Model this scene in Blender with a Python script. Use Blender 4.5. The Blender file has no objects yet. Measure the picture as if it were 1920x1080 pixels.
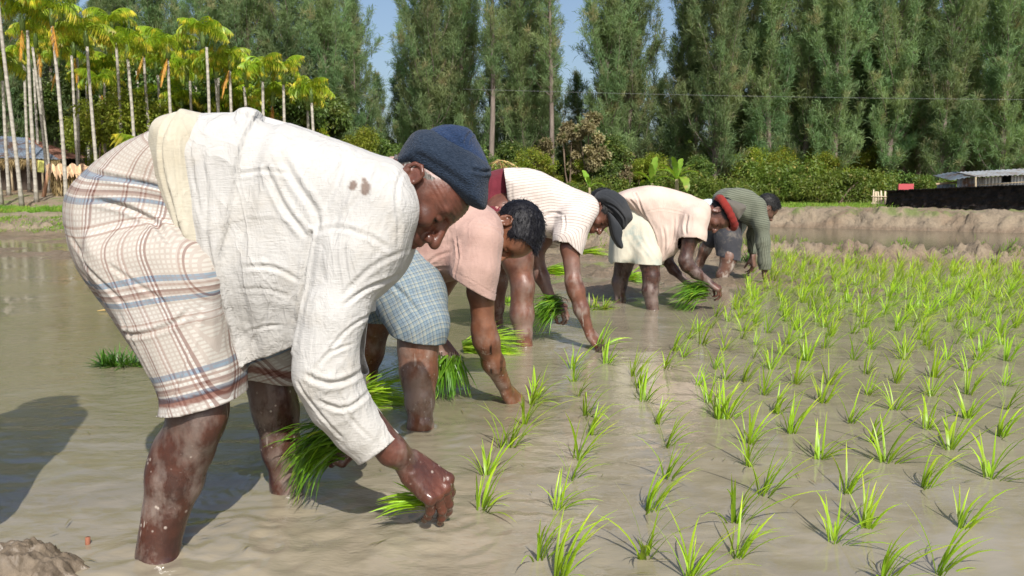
import bpy, bmesh, math, random
import numpy as np
from mathutils import Vector, Matrix

random.seed(7)
rng = np.random.default_rng(7)
R = math.radians
scene = bpy.context.scene
COL = scene.collection

# ------------------------------------------------------------------ camera, sky, sun, exposure
F = 1493.0                                  # focal length in photo pixels (28 mm on 36 mm)
CAM = np.array((0.0, 0.0, 0.88))
TH = math.atan(180.0 / F)                   # pitch below the horizon
cam_d = bpy.data.cameras.new('camera')
cam_d.lens = 28.0
cam_d.sensor_width = 36.0
cam_d.clip_start = 0.05
cam_d.clip_end = 2000
cam = bpy.data.objects.new('camera', cam_d)
COL.objects.link(cam)
cam.location = CAM
cam.rotation_euler = (R(90) - TH, 0, 0)
scene.camera = cam
cam_d.dof.use_dof = True
cam_d.dof.focus_distance = 3.0
cam_d.dof.aperture_fstop = 10.0

SUN_EL = R(43)
SUN_DIR = np.array((0.26, -0.965, 0.0))     # horizontal direction towards the sun
world = bpy.data.worlds.new('World')
scene.world = world
world.use_nodes = True
wn = world.node_tree
wn.nodes.clear()
sky = wn.nodes.new('ShaderNodeTexSky')
sky.sky_type = 'NISHITA'
sky.sun_disc = False
sky.sun_elevation = SUN_EL
sky.sun_rotation = math.atan2(SUN_DIR[0], SUN_DIR[1])
sky.air_density = 1.0
sky.dust_density = 3.2
sky.ozone_density = 1.5
bg = wn.nodes.new('ShaderNodeBackground')
bg.inputs['Strength'].default_value = 0.122
wo = wn.nodes.new('ShaderNodeOutputWorld')
wn.links.new(sky.outputs[0], bg.inputs[0])
wn.links.new(bg.outputs[0], wo.inputs[0])

sun_d = bpy.data.lights.new('sun', 'SUN')
sun_d.energy = 4.7
sun_d.angle = R(0.5)
sun_d.color = (1.0, 0.955, 0.89)
sun = bpy.data.objects.new('sun', sun_d)
COL.objects.link(sun)
sd = Vector((SUN_DIR[0] * math.cos(SUN_EL), SUN_DIR[1] * math.cos(SUN_EL), math.sin(SUN_EL)))
sun.rotation_euler = sd.to_track_quat('Z', 'Y').to_euler()
sun.location = (4, -6, 9)

scene.view_settings.view_transform = 'Standard'
scene.view_settings.look = 'None'
scene.view_settings.exposure = 0.26
scene.view_settings.gamma = 1.0
scene.view_settings.use_curve_mapping = False
scene.render.engine = 'CYCLES'
scene.cycles.max_bounces = 6
scene.cycles.transparent_max_bounces = 6

# ------------------------------------------------------------------ points from the photograph
def ray(px, py):
    a, b = px - 960.0, 540.0 - py
    return np.array((a, F * math.cos(TH) + b * math.sin(TH), -F * math.sin(TH) + b * math.cos(TH)))
def at(px, py, Y):
    r = ray(px, py)
    return CAM + r * (Y / r[1])
def atz(px, py, z=0.0):
    r = ray(px, py)
    return CAM + r * ((z - CAM[2]) / r[2])

# ------------------------------------------------------------------ objects and tags
def tag(o, label=None, cat=None, group=None, kind=None):
    if label: o['label'] = label
    if cat: o['category'] = cat
    if group: o['group'] = group
    if kind: o['kind'] = kind
    return o
def thing(name, label, cat, loc=(0, 0, 0), rotz=0.0, group=None):
    o = bpy.data.objects.new(name, None)
    COL.objects.link(o)
    o.location = tuple(float(v) for v in loc)
    o.rotation_euler = (0, 0, rotz)
    o.empty_display_size = .1
    return tag(o, label, cat, group)
def link(name, me, parent=None, mats=None):
    o = bpy.data.objects.new(name, me)
    COL.objects.link(o)
    if parent: o.parent = parent
    if mats is not None:
        for m in (mats if isinstance(mats, (list, tuple)) else [mats]): me.materials.append(m)
    return o
def npmesh(name, V, Fq, smooth=True, uv=None, col=None, attrs=None, mi=None):
    """V (n,3); Fq (m,3 or 4) int array."""
    me = bpy.data.meshes.new(name)
    V = np.ascontiguousarray(V, np.float32); Fq = np.ascontiguousarray(Fq, np.int32)
    m, k = Fq.shape
    me.vertices.add(len(V)); me.vertices.foreach_set('co', V.ravel())
    me.loops.add(m * k); me.loops.foreach_set('vertex_index', Fq.ravel())
    me.polygons.add(m); me.polygons.foreach_set('loop_start', np.arange(0, m * k, k, dtype=np.int32))
    me.polygons.foreach_set('use_smooth', np.full(m, smooth))
    if mi is not None: me.polygons.foreach_set('material_index', np.ascontiguousarray(mi, np.int32))
    me.update(calc_edges=True)
    if uv is not None:
        l = me.uv_layers.new(name='UVMap')
        l.data.foreach_set('uv', np.ascontiguousarray(uv[Fq.ravel()], np.float32).ravel())
    if col is not None:
        a = me.color_attributes.new('tint', 'FLOAT_COLOR', 'POINT')
        c = np.ones((len(V), 4), np.float32); c[:, :col.shape[1]] = col
        a.data.foreach_set('color', c.ravel())
    for k_, v_ in (attrs or {}).items():
        a = me.attributes.new(k_, 'FLOAT', 'POINT'); a.data.foreach_set('value', np.ascontiguousarray(v_, np.float32))
    return me
class MB:
    """collects simple shapes into one mesh"""
    def __init__(s): s.v = []; s.f = []; s.n = 0
    def add(s, V, Fc):
        V = np.asarray(V, float)
        s.v.append(V); s.f += [tuple(i + s.n for i in f) for f in Fc]; s.n += len(V)
    def box(s, c, size, M=None):
        x, y, z = np.array(size) / 2.0
        V = np.array([(a * x, b * y, d * z) for a in (-1, 1) for b in (-1, 1) for d in (-1, 1)])
        if M is not None: V = V @ np.array(M).T
        s.add(V + np.array(c), [(0, 1, 3, 2), (4, 6, 7, 5), (0, 4, 5, 1), (2, 3, 7, 6), (0, 2, 6, 4), (1, 5, 7, 3)])
    def tube(s, pts, rad, n=8, cap=True):
        pts = np.asarray(pts, float); m = len(pts)
        rad = np.broadcast_to(rad, (m,))
        up = np.array((0.31, 0.17, 0.93)); V = []
        for i in range(m):
            t = pts[min(i + 1, m - 1)] - pts[max(i - 1, 0)]; t /= np.linalg.norm(t) + 1e-9
            a = np.cross(t, up); 
            if np.linalg.norm(a) < .1: a = np.cross(t, (1, 0, 0))
            a /= np.linalg.norm(a); b = np.cross(t, a)
            for j in range(n):
                q = 2 * math.pi * j / n
                V.append(pts[i] + rad[i] * (a * math.cos(q) + b * math.sin(q)))
        Fc = [(i * n + j, i * n + (j + 1) % n, (i + 1) * n + (j + 1) % n, (i + 1) * n + j) for i in range(m - 1) for j in range(n)]
        if cap: Fc += [tuple(range(n - 1, -1, -1)), tuple((m - 1) * n + j for j in range(n))]
        s.add(V, Fc)
    def mesh(s, name, smooth=False):
        me = bpy.data.meshes.new(name)
        V = np.concatenate(s.v) if s.v else np.zeros((0, 3))
        me.from_pydata(V.tolist(), [], s.f); me.update()
        if smooth: me.polygons.foreach_set('use_smooth', np.full(len(me.polygons), True))
        return me
    def build(s, name, mat, parent=None, smooth=False): return link(name, s.mesh(name, smooth), parent, mat)

# ------------------------------------------------------------------ noise in numpy
def _hash(i, j, k, seed):
    with np.errstate(over='ignore'):
        h = (i.astype(np.int64) * 73856093) ^ (j.astype(np.int64) * 19349663) ^ (k.astype(np.int64) * 83492791) ^ (seed * 2654435761)
        h = (h ^ (h >> 13)) * 1274126177
        h = (h ^ (h >> 16)) & 0xffffff
    return h.astype(np.float32) / 8388607.5 - 1.0
def vn(P, seed=0):
    P = np.asarray(P, np.float32); i = np.floor(P); f = P - i; u = f * f * (3 - 2 * f); i = i.astype(np.int64)
    r = 0
    for a in (0, 1):
        wa = u[:, 0] if a else 1 - u[:, 0]
        for b in (0, 1):
            wb = wa * (u[:, 1] if b else 1 - u[:, 1])
            for c in (0, 1):
                r = r + wb * (u[:, 2] if c else 1 - u[:, 2]) * _hash(i[:, 0] + a, i[:, 1] + b, i[:, 2] + c, seed)
    return r
def fbm(P, o=3, seed=0, gain=.5, lac=2.03):
    s = 0; a = 1.0; P = np.asarray(P, np.float32)
    for q in range(o):
        s = s + a * vn(P, seed + q * 17); P = P * lac + 3.7; a *= gain
    return s
def sstep(a, b, x):
    t = np.clip((x - a) / (b - a), 0, 1); return t * t * (3 - 2 * t)
def nrm(v):
    v = np.asarray(v, float); return v / (np.linalg.norm(v, axis=-1, keepdims=True) + 1e-12)

# ------------------------------------------------------------------ signed distance modelling
def catmull(P, n=6, closed=True):
    P = np.asarray(P, float); m = len(P); out = []
    for i in range(m if closed else m - 1):
        g = (lambda q: P[q % m]) if closed else (lambda q: P[min(max(q, 0), m - 1)])
        p0, p1, p2, p3 = g(i - 1), g(i), g(i + 1), g(i + 2)
        for t in np.arange(n) / n:
            out.append(.5 * (2 * p1 + (p2 - p0) * t + (2 * p0 - 5 * p1 + 4 * p2 - p3) * t * t + (3 * p1 - p0 - 3 * p2 + p3) * t ** 3))
    if not closed: out.append(P[-1])
    return np.array(out)
class SDF:
    def __init__(s): s.ops = []
    def _add(s, f, c, rad, k, op): s.ops.append((f, np.asarray(c, np.float32), float(rad), float(k), op))
    def cone(s, a, b, ra, rb=None, k=.02, flat=None, op='u'):
        rb = ra if rb is None else rb
        a = np.asarray(a, np.float32); b = np.asarray(b, np.float32); ba = b - a; L2 = float(ba @ ba) + 1e-12
        fl = None
        if flat is not None: fl = (nrm(flat[0]).astype(np.float32), float(flat[1]))
        def f(P):
            pa = P - a; t = np.clip((pa @ ba) / L2, 0, 1); d = pa - t[:, None] * ba
            if fl is not None:
                q = d @ fl[0]; d = d + (q * (1.0 / fl[1] - 1.0))[:, None] * fl[0]
            return np.sqrt((d * d).sum(1)) - (ra + (rb - ra) * t)
        s._add(f, (a + b) / 2, math.sqrt(L2) / 2 + max(ra, rb) * max(1, fl[1] if fl else 1), k, op)
    def chain(s, pts, k=.02, op='u', flat=None):
        """pts: list of (vec3, radius)"""
        for (a, ra), (b, rb) in zip(pts[:-1], pts[1:]): s.cone(a, b, ra, rb, k, flat, op)
    def ell(s, c, rad, M=None, k=.02, op='u'):
        c = np.asarray(c, np.float32); rad = np.asarray(rad, np.float32)
        M = np.eye(3, dtype=np.float32) if M is None else np.asarray(M, np.float32)   # rows = local axes
        def f(P):
            q = (P - c) @ M.T; k0 = np.sqrt(((q / rad) ** 2).sum(1)); k1 = np.sqrt(((q / rad ** 2) ** 2).sum(1))
            return np.where(k1 > 1e-6, k0 * (k0 - 1) / np.maximum(k1, 1e-6), -rad.min())
        s._add(f, c, rad.max(), k, op)
    def poly(s, pts, Y, T, Rr, k=.03, op='u', smooth=5, Tf=None, ax=None):
        """closed outline given in photo pixels at depth Y, given real thickness 2T with rounding Rr"""
        w = np.array([at(p[0], p[1], Y - .85 * max(0.0, T - Rr)) for p in pts]); P2 = w[:, [0, 2]]
        if smooth: P2 = catmull(P2, smooth)
        lo = P2.min(0) - .12; hi = P2.max(0) + .12; st = .006
        nx, nz = (np.ceil((hi - lo) / st).astype(int) + 1)
        gx, gz = np.meshgrid(lo[0] + st * np.arange(nx), lo[1] + st * np.arange(nz), indexing='ij')
        q = np.stack((gx.ravel(), gz.ravel()), 1).astype(np.float32); d2 = np.full(len(q), 1e9, np.float32); ins = np.zeros(len(q), bool)
        for i in range(len(P2)):
            a = P2[i].astype(np.float32); b = P2[(i + 1) % len(P2)].astype(np.float32); e = b - a; w_ = q - a
            t = np.clip((w_ @ e) / (e @ e + 1e-12), 0, 1); dd = w_ - t[:, None] * e; d2 = np.minimum(d2, (dd * dd).sum(1))
            cnd = (a[1] > q[:, 1]) != (b[1] > q[:, 1])
            ins ^= cnd & (q[:, 0] < a[0] + (q[:, 1] - a[1]) * e[0] / (e[1] if abs(e[1]) > 1e-9 else 1e-9))
        D = (np.sqrt(d2) * np.where(ins, -1, 1)).reshape(nx, nz).astype(np.float32)
        def f(Pt):
            u = np.clip((Pt[:, 0] - lo[0]) / st, 0, nx - 1.001); v = np.clip((Pt[:, 2] - lo[1]) / st, 0, nz - 1.001)
            i = u.astype(int); j = v.astype(int); fu = u - i; fv = v - j
            d = D[i, j] * (1 - fu) * (1 - fv) + D[i + 1, j] * fu * (1 - fv) + D[i, j + 1] * (1 - fu) * fv + D[i + 1, j + 1] * fu * fv
            T_ = T if Tf is None else Tf(Pt)
            yy = np.abs(Pt[:, 1] - Y); qy = np.maximum(yy - (T_ - Rr), 0) if Tf is not None or T > Rr else yy * (Rr / T)
            return (np.sqrt(np.maximum(d + Rr, 0) ** 2 + qy ** 2) - Rr).astype(np.float32)
        c = np.array(((lo[0] + hi[0]) / 2, Y, (lo[1] + hi[1]) / 2)); s._add(f, c, float(np.linalg.norm(hi - lo)) / 2 + T, k, op)
    def eval(s, P, ops=None):
        d = np.full(len(P), 10.0, np.float32)
        for f, c, r, k, op in (s.ops if ops is None else ops):
            e = f(P)
            if op == 'u':
                h = np.maximum(k - np.abs(d - e), 0) / k if k > 0 else 0; d = np.minimum(d, e) - h * h * k * .25
            elif op == 's':
                e = -e; h = np.maximum(k - np.abs(d - e), 0) / k; d = np.maximum(d, e) + h * h * k * .25
            else:
                h = np.maximum(k - np.abs(d - e), 0) / k; d = np.maximum(d, e) + h * h * k * .25
        return d
    def mesh(s, h, disp=None):
        B = 8
        lo = np.min([c - r for f, c, r, k, op in s.ops if op == 'u'], 0) - 2 * h
        hi = np.max([c + r for f, c, r, k, op in s.ops if op == 'u'], 0) + 2 * h
        nb = np.ceil((hi - lo) / (h * B)).astype(int) + 1
        g = np.stack(np.meshgrid(*[np.arange(n) for n in nb], indexing='ij'), -1).reshape(-1, 3)
        cen = (lo + (g + .5) * h * B).astype(np.float32)
        cv = s.eval(cen); keep = np.abs(cv) < h * B * 1.35; cs_ = np.where(cv < 0, -1.0, 1.0).astype(np.float32).reshape(nb)
        g = g[keep]
        D = np.full(nb * B + 1, 1.0, np.float32)
        D[:-1, :-1, :-1] = np.repeat(np.repeat(np.repeat(cs_, B, 0), B, 1), B, 2)
        off = np.stack(np.meshgrid(*[np.arange(B + 1)] * 3, indexing='ij'), -1).reshape(-1, 3)
        sup = g // 4; key = (sup[:, 0] * 4096 + sup[:, 1]) * 4096 + sup[:, 2]
        order = np.argsort(key, kind='stable'); key = key[order]; g = g[order]
        cuts = np.flatnonzero(np.diff(key)) + 1
        for gg in np.split(g, cuts):
            idx = (gg[:, None, :] * B + off[None]).reshape(-1, 3)
            P = (lo + idx * h).astype(np.float32)
            sc = (P.min(0) + P.max(0)) / 2; sr = float(np.linalg.norm(P.max(0) - P.min(0))) / 2
            ops = [o for o in s.ops if np.linalg.norm(o[1] - sc) < sr + o[2] + o[3] + 2 * h]
            v = s.eval(P, ops)
            if disp is not None: v = v - disp(P)
            D[idx[:, 0], idx[:, 1], idx[:, 2]] = v
        return nets(D, lo, h)
def nets(D, lo, h):
    sgn = D < 0
    cs = [(a, b, c) for a in (0, 1) for b in (0, 1) for c in (0, 1)]
    sh = np.array(D.shape) - 1
    cnt = np.zeros(sh, np.int8)
    for a, b, c in cs: cnt += sgn[a:a + sh[0], b:b + sh[1], c:c + sh[2]]
    act = np.argwhere((cnt > 0) & (cnt < 8))
    idm = np.full(sh, -1, np.int32); idm[act[:, 0], act[:, 1], act[:, 2]] = np.arange(len(act))
    val = {c: D[act[:, 0] + c[0], act[:, 1] + c[1], act[:, 2] + c[2]] for c in cs}
    acc = np.zeros((len(act), 3), np.float32); num = np.zeros(len(act), np.float32)
    for ax in range(3):
        for c in cs:
            if c[ax]: continue
            c2 = list(c); c2[ax] = 1; v0, v1 = val[c], val[tuple(c2)]
            m = (v0 < 0) != (v1 < 0); t = np.where(m, v0 / np.where(m, v0 - v1, 1), 0)
            p = np.tile(np.array(c, np.float32), (len(act), 1)); p[:, ax] = t
            acc += p * m[:, None]; num += m
    V = lo + (act + acc / np.maximum(num, 1)[:, None]) * h
    quads = []
    for ax in range(3):
        u, v = (ax + 1) % 3, (ax + 2) % 3
        s0 = [slice(None)] * 3; s1 = [slice(None)] * 3; s0[ax] = slice(0, -1); s1[ax] = slice(1, None)
        a = sgn[tuple(s0)]; e = np.argwhere(a != sgn[tuple(s1)])
        e = e[(e[:, u] > 0) & (e[:, v] > 0) & (e[:, u] < sh[u]) & (e[:, v] < sh[v])]
        q = []
        for du, dv in ((-1, -1), (0, -1), (0, 0), (-1, 0)):
            i = e.copy(); i[:, u] += du; i[:, v] += dv; q.append(idm[i[:, 0], i[:, 1], i[:, 2]])
        q = np.stack(q, 1); fl = ~a[e[:, 0], e[:, 1], e[:, 2]]
        q[fl] = q[fl][:, ::-1]; quads.append(q)
    Q = np.concatenate(quads); Q = Q[(Q >= 0).all(1)]
    return V.astype(np.float32), Q
def vnormals(V, Q):
    n = np.cross(V[Q[:, 2]] - V[Q[:, 0]], V[Q[:, 3]] - V[Q[:, 1]])
    N = np.zeros_like(V)
    for i in range(4): np.add.at(N, Q[:, i], n)
    return N / (np.linalg.norm(N, axis=1, keepdims=True) + 1e-12)
def lap(V, Q, it=1, lam=.5):
    n = len(V); a = np.concatenate([Q[:, i] for i in range(4)]); b = np.concatenate([Q[:, (i + 1) % 4] for i in range(4)])
    cnt = np.bincount(a, minlength=n) + np.bincount(b, minlength=n)
    for _ in range(it):
        S = np.stack([np.bincount(a, V[b, i], n) + np.bincount(b, V[a, i], n) for i in range(3)], 1)
        V = np.where(cnt[:, None] > 0, V + lam * (S / np.maximum(cnt, 1)[:, None] - V), V)
    return V.astype(np.float32)
def clip_mesh(V, Q, g):
    """drop the faces where g > 0 and pull the open edge onto g = 0"""
    gv = g(V); keep = (gv[Q] > 0).sum(1) < 3; Q = Q[keep]
    used = np.unique(Q); m = np.full(len(V), -1); m[used] = np.arange(len(used)); Q = m[Q]; V = V[used]; gv = gv[used]
    a = np.concatenate([Q[:, i] for i in range(4)]); b = np.concatenate([Q[:, (i + 1) % 4] for i in range(4)])
    key = np.minimum(a, b) * len(V) + np.maximum(a, b); u, c = np.unique(key, return_counts=True)
    bd = np.unique(np.concatenate((u[c == 1] // len(V), u[c == 1] % len(V)))).astype(int)
    if len(bd):
        N = vnormals(V, Q)
        for _ in range(3):
            P = V[bd]; e = 1e-3; gr = np.stack([(g(P + np.eye(3)[i] * e) - g(P - np.eye(3)[i] * e)) / (2 * e) for i in range(3)], 1)
            gr -= (gr * N[bd]).sum(1, keepdims=True) * N[bd]
            step = -(g(P) / np.maximum((gr * gr).sum(1), 1e-3))[:, None] * gr
            ln = np.linalg.norm(step, axis=1, keepdims=True); step *= np.minimum(1, .012 / np.maximum(ln, 1e-9)); V[bd] = P + step
    return V.astype(np.float32), Q
def line_px(p, q, Y):
    """half plane through two photo points at depth Y: positive on the left of p -> q seen from the camera (up = z)"""
    a, b = at(p[0], p[1], Y), at(q[0], q[1], Y); d = nrm(b - a); n = np.array((-d[2], 0, d[0]))
    return lambda P: (P - a) @ n

# ------------------------------------------------------------------ materials
class NT:
    def __init__(s, name):
        s.m = bpy.data.materials.new(name); s.m.use_nodes = True; s.t = s.m.node_tree; s.t.nodes.clear()
        s.out = s.t.nodes.new('ShaderNodeOutputMaterial')
    def n(s, ty, props=None, **inp):
        nd = s.t.nodes.new('ShaderNode' + ty)
        for k, v in (props or {}).items(): setattr(nd, k, v)
        for k, v in inp.items():
            key = int(k[1:]) if k[0] == '_' and k[1:].isdigit() else k.replace('_', ' ')
            s.set(nd.inputs[key], v)
        return nd
    def set(s, sock, v):
        if isinstance(v, bpy.types.NodeSocket): s.t.links.new(v, sock)
        elif isinstance(v, bpy.types.Node): s.t.links.new(v.outputs[0], sock)
        elif isinstance(v, (tuple, list)) and len(v) == 3 and sock.type == 'RGBA': sock.default_value = (*v, 1)
        else: sock.default_value = v
    def math(s, op, a, b=0.0, clamp=False):
        nd = s.t.nodes.new('ShaderNodeMath'); nd.operation = op; nd.use_clamp = clamp; s.set(nd.inputs[0], a); s.set(nd.inputs[1], b); return nd.outputs[0]
    def mix(s, f, a, b, mode='MIX'):
        nd = s.t.nodes.new('ShaderNodeMix'); nd.data_type = 'RGBA'; nd.blend_type = mode; nd.clamp_factor = True
        s.set(nd.inputs[0], f); s.set(nd.inputs[6], a); s.set(nd.inputs[7], b); return nd.outputs[2]
    def ramp(s, f, stops, interp='LINEAR'):
        nd = s.t.nodes.new('ShaderNodeValToRGB'); cr = nd.color_ramp; cr.interpolation = interp
        while len(cr.elements) < len(stops): cr.elements.new(.5)
        for e, (p, c) in zip(cr.elements, stops): e.position = p; e.color = (*c, 1) if len(c) == 3 else c
        s.set(nd.inputs[0], f); return nd.outputs[0]
    def val(s, f, a, b, lo=0.0, hi=1.0):
        nd = s.t.nodes.new('ShaderNodeMapRange'); s.set(nd.inputs[0], f)
        for i, v in enumerate((a, b, lo, hi)): nd.inputs[i + 1].default_value = v
        return nd.outputs[0]
    def coord(s, scale=(1, 1, 1), kind='Object', rot=(0, 0, 0)):
        tc = s.t.nodes.new('ShaderNodeTexCoord'); mp = s.t.nodes.new('ShaderNodeMapping')
        mp.inputs['Scale'].default_value = scale if isinstance(scale, (tuple, list)) else (scale,) * 3
        mp.inputs['Rotation'].default_value = rot
        s.t.links.new(tc.outputs[kind], mp.inputs[0]); return mp.outputs[0]
    def noise(s, vec, scale, detail=3.0, rough=.55, dist=0.0):
        nd = s.n('TexNoise', None, Vector=vec, Scale=scale, Detail=detail, Roughness=rough, Distortion=dist); return nd.outputs[0]
    def bump(s, hgt, strength=.5, dist=.01, normal=None):
        nd = s.n('Bump', None, Height=hgt, Strength=strength, Distance=dist)
        if normal is not None: s.t.links.new(normal, nd.inputs['Normal'])
        return nd.outputs[0]
    def attr(s, name, out='Color'):
        nd = s.t.nodes.new('ShaderNodeAttribute'); nd.attribute_name = name; return nd.outputs[out]
    def bsdf(s, color, rough=.6, normal=None, spec=.5, **kw):
        b = s.n('BsdfPrincipled'); s.set(b.inputs['Base Color'], color); s.set(b.inputs['Roughness'], rough)
        s.set(b.inputs['Specular IOR Level'], spec)
        if normal is not None: s.set(b.inputs['Normal'], normal)
        for k, v in kw.items(): s.set(b.inputs[k.replace('_', ' ')], v)
        return b.outputs[0]
    def done(s, shader, disp=None):
        s.t.links.new(shader, s.out.inputs[0]); return s.m

def leafmat(name, c1, c2, c3=None, trans=.35, scale=1.5, rough=.5, tscale=None, spec=.35):
    """leaves: colour varies by place and, through the 'tint' attribute, by leaf; some light goes through"""
    m = NT(name); co = m.coord(1.0)
    oi = m.n('ObjectInfo').outputs['Random']
    f = m.noise(co, scale, 3)
    c = m.mix(m.val(f, .35, .65), c1, c2)
    if c3 is not None: c = m.mix(m.val(m.noise(co, scale * 2.7, 2), .56, .7), c, c3)
    c = m.mix(1.0, c, m.attr('tint'), 'MULTIPLY')
    hs = m.n('HueSaturation', None, Color=c); m.set(hs.inputs['Value'], m.val(oi, 0, 1, .85, 1.15)); m.set(hs.inputs['Hue'], m.val(oi, 0, 1, .49, .51))
    c = hs.outputs[0]
    b = m.bsdf(c, rough, spec=spec)
    tr = m.n('BsdfTranslucent'); m.set(tr.inputs[0], m.mix(1.0, c, (1.25, 1.2, .6), 'MULTIPLY'))
    mx = m.n('MixShader'); mx.inputs[0].default_value = trans
    m.t.links.new(b, mx.inputs[1]); m.t.links.new(tr.outputs[0], mx.inputs[2])
    return m.done(mx.outputs[0])

def woodmat(name, c1, c2, sc=6, rough=.85, zs=.25, bumpd=.01):
    m = NT(name); co = m.coord((1, 1, zs)); f = m.noise(co, sc, 5, .65)
    return m.done(m.bsdf(m.mix(m.val(f, .3, .7), c1, c2), rough, m.bump(f, .6, bumpd), .3))

def skinmat(name, base, red, sheen=.42, mudz=.42, mud=(.24, .19, .15), mudamt=.6):
    """brown skin: mottled, pored, slightly glossy; a thin film of dried mud up to height mudz and specks of splashed mud"""
    m = NT(name); co = m.coord(1.0, 'Object')
    gz = m.n('NewGeometry').outputs['Position']; sep = m.n('SeparateXYZ', None, Vector=gz)
    f1 = m.noise(co, 14, 4); f2 = m.noise(co, 60, 3)
    c = m.mix(m.val(f1, .3, .7), base, red)
    c = m.mix(m.val(f2, .35, .75, 0, .35), c, tuple(x * .6 for x in base))
    c = m.mix(1.0, c, m.attr('tint'), 'MULTIPLY')
    film = m.attr('mud', 'Fac')
    n1 = m.noise(m.coord((1, 1, .6)), 9, 5, .65)
    fm = m.math('MULTIPLY', film, m.val(n1, .47, .60))
    fm = m.math('MULTIPLY', fm, mudamt)
    vo = m.n('TexVoronoi', None, Vector=co, Scale=42.0, Randomness=1.0)
    sp = m.math('MULTIPLY', m.val(vo.outputs['Distance'], .20, .12), m.val(m.noise(co, 16, 3), .50, .56))
    st = m.noise(m.coord((1, 1, .12), rot=(.25, .35, 0)), 60, 2, .5)          # dried drip lines
    sp = m.math('MAXIMUM', sp, m.math('MULTIPLY', m.val(st, .66, .70), m.val(m.noise(co, 6, 2), .5, .58)))
    sp = m.math('MULTIPLY', sp, film)
    c = m.mix(m.math('MAXIMUM', fm, sp), c, mud)
    wet = m.val(sep.outputs[2], .04, .22, 0, 1)       # soaked skin at the water line
    r = m.math('ADD', m.math('MULTIPLY', fm, .45), m.val(f1, .3, .7, sheen - .1, sheen + .08))
    r = m.math('MULTIPLY', r, m.math('ADD', m.math('MULTIPLY', wet, .6), .4))
    hgt = m.math('ADD', m.math('MULTIPLY', m.noise(co, 220, 2), .35), m.math('ADD', f2, m.math('MULTIPLY', fm, .8)))
    return m.done(m.bsdf(c, r, m.bump(hgt, .35, .004), .5, Subsurface_Weight=.06, Subsurface_Radius=(.01, .004, .002)))

def clothmat(name, base, base2=None, dirt=None, dirtamt=.4, weave=420, rough=.85, stripes=None, wr=.5, dscale=5, thin=.12, zdirt=None, ysc=1.0):
    """woven cotton: fine threads, crumples in relief, grubby patches; stripes = (axis, period, width, colour)"""
    m = NT(name); co = m.coord(1.0); base2 = base2 or tuple(x * .88 for x in base)
    f = m.noise(co, 5, 4); c = m.mix(m.val(f, .3, .7), base, base2)
    if stripes:
        ax, per, wd, sc = stripes
        uvm = m.t.nodes.new('ShaderNodeUVMap'); sp = m.n('SeparateXYZ', None, Vector=uvm.outputs[0])
        fr = m.math('FRACT', m.math('DIVIDE', sp.outputs[ax], per))
        c = m.mix(m.math('MULTIPLY', m.math('LESS_THAN', fr, wd), .9), c, sc)
    if dirt is not None:
        d = m.val(m.noise(co, dscale, 5, .65), .5, .72)
        if zdirt:
            g = m.n('SeparateXYZ', None, Vector=m.n('NewGeometry').outputs['Position'])
            d = m.math('ADD', d, m.val(g.outputs[2], zdirt[0], zdirt[1], zdirt[2], 0), True)
        c = m.mix(m.math('MULTIPLY', d, dirtamt), c, dirt)
    c = m.mix(1.0, c, m.attr('tint'), 'MULTIPLY')
    w1 = m.noise(m.coord((.15, .15, 1)), weave * .8, 2, .5)
    cr = m.noise(m.coord((1, 1, .45 * ysc)), 22, 4, .6, .6)
    rn = m.noise(m.coord((1, 1, .35 * ysc), rot=(0, .35, 0)), 8, 3, .5, 1.2)
    rg = m.math('POWER', m.math('SUBTRACT', 1.0, m.math('ABSOLUTE', m.math('MULTIPLY', m.math('SUBTRACT', rn, .5), 2.6)), True), 7.0)
    h = m.math('ADD', m.math('ADD', m.math('MULTIPLY', w1, .16), cr), m.math('MULTIPLY', rg, .28))
    b = m.bsdf(c, rough, m.bump(h, wr, .012), .25, Sheen_Weight=.1)
    tr = m.n('BsdfTranslucent'); m.set(tr.inputs[0], c); mx = m.n('MixShader'); mx.inputs[0].default_value = thin
    m.t.links.new(b, mx.inputs[1]); m.t.links.new(tr.outputs[0], mx.inputs[2])
    return m.done(mx.outputs[0])

def plaidmat(name, ramp_u, pu, ramp_v, pv, fine=None, dirt=(.3, .24, .17), dirtamt=.25, wr=.35):
    m = NT(name); co = m.coord(1.0)
    uvm = m.t.nodes.new('ShaderNodeUVMap'); sp = m.n('SeparateXYZ', None, Vector=uvm.outputs[0])
    fu = m.math('FRACT', m.math('DIVIDE', sp.outputs[0], pu)); fv = m.math('FRACT', m.math('DIVIDE', sp.outputs[1], pv))
    cu = m.ramp(fu, ramp_u, 'CONSTANT'); cv = m.ramp(fv, ramp_v, 'CONSTANT')
    c = m.mix(.5, cu, cv)
    mu = m.mix(1.0, cu, cv, 'MULTIPLY'); c = m.mix(.45, c, mu)
    if fine:
        per, amt, col = fine
        a = m.math('LESS_THAN', m.math('FRACT', m.math('DIVIDE', sp.outputs[0], per)), .4)
        b = m.math('LESS_THAN', m.math('FRACT', m.math('DIVIDE', sp.outputs[1], per)), .4)
        c = m.mix(m.math('MULTIPLY', m.math('MAXIMUM', a, b), amt), c, col)
    c = m.mix(m.math('MULTIPLY', m.val(m.noise(co, 5, 5, .65), .5, .75), dirtamt), c, dirt)
    c = m.mix(1.0, c, m.attr('tint'), 'MULTIPLY')
    cr = m.noise(m.coord((1, 1, .6)), 20, 4, .6, .5)
    b = m.bsdf(c, .85, m.bump(cr, wr, .010), .25)
    tr = m.n('BsdfTranslucent'); m.set(tr.inputs[0], c); mx = m.n('MixShader'); mx.inputs[0].default_value = .12
    m.t.links.new(b, mx.inputs[1]); m.t.links.new(tr.outputs[0], mx.inputs[2])
    return m.done(mx.outputs[0])

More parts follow.
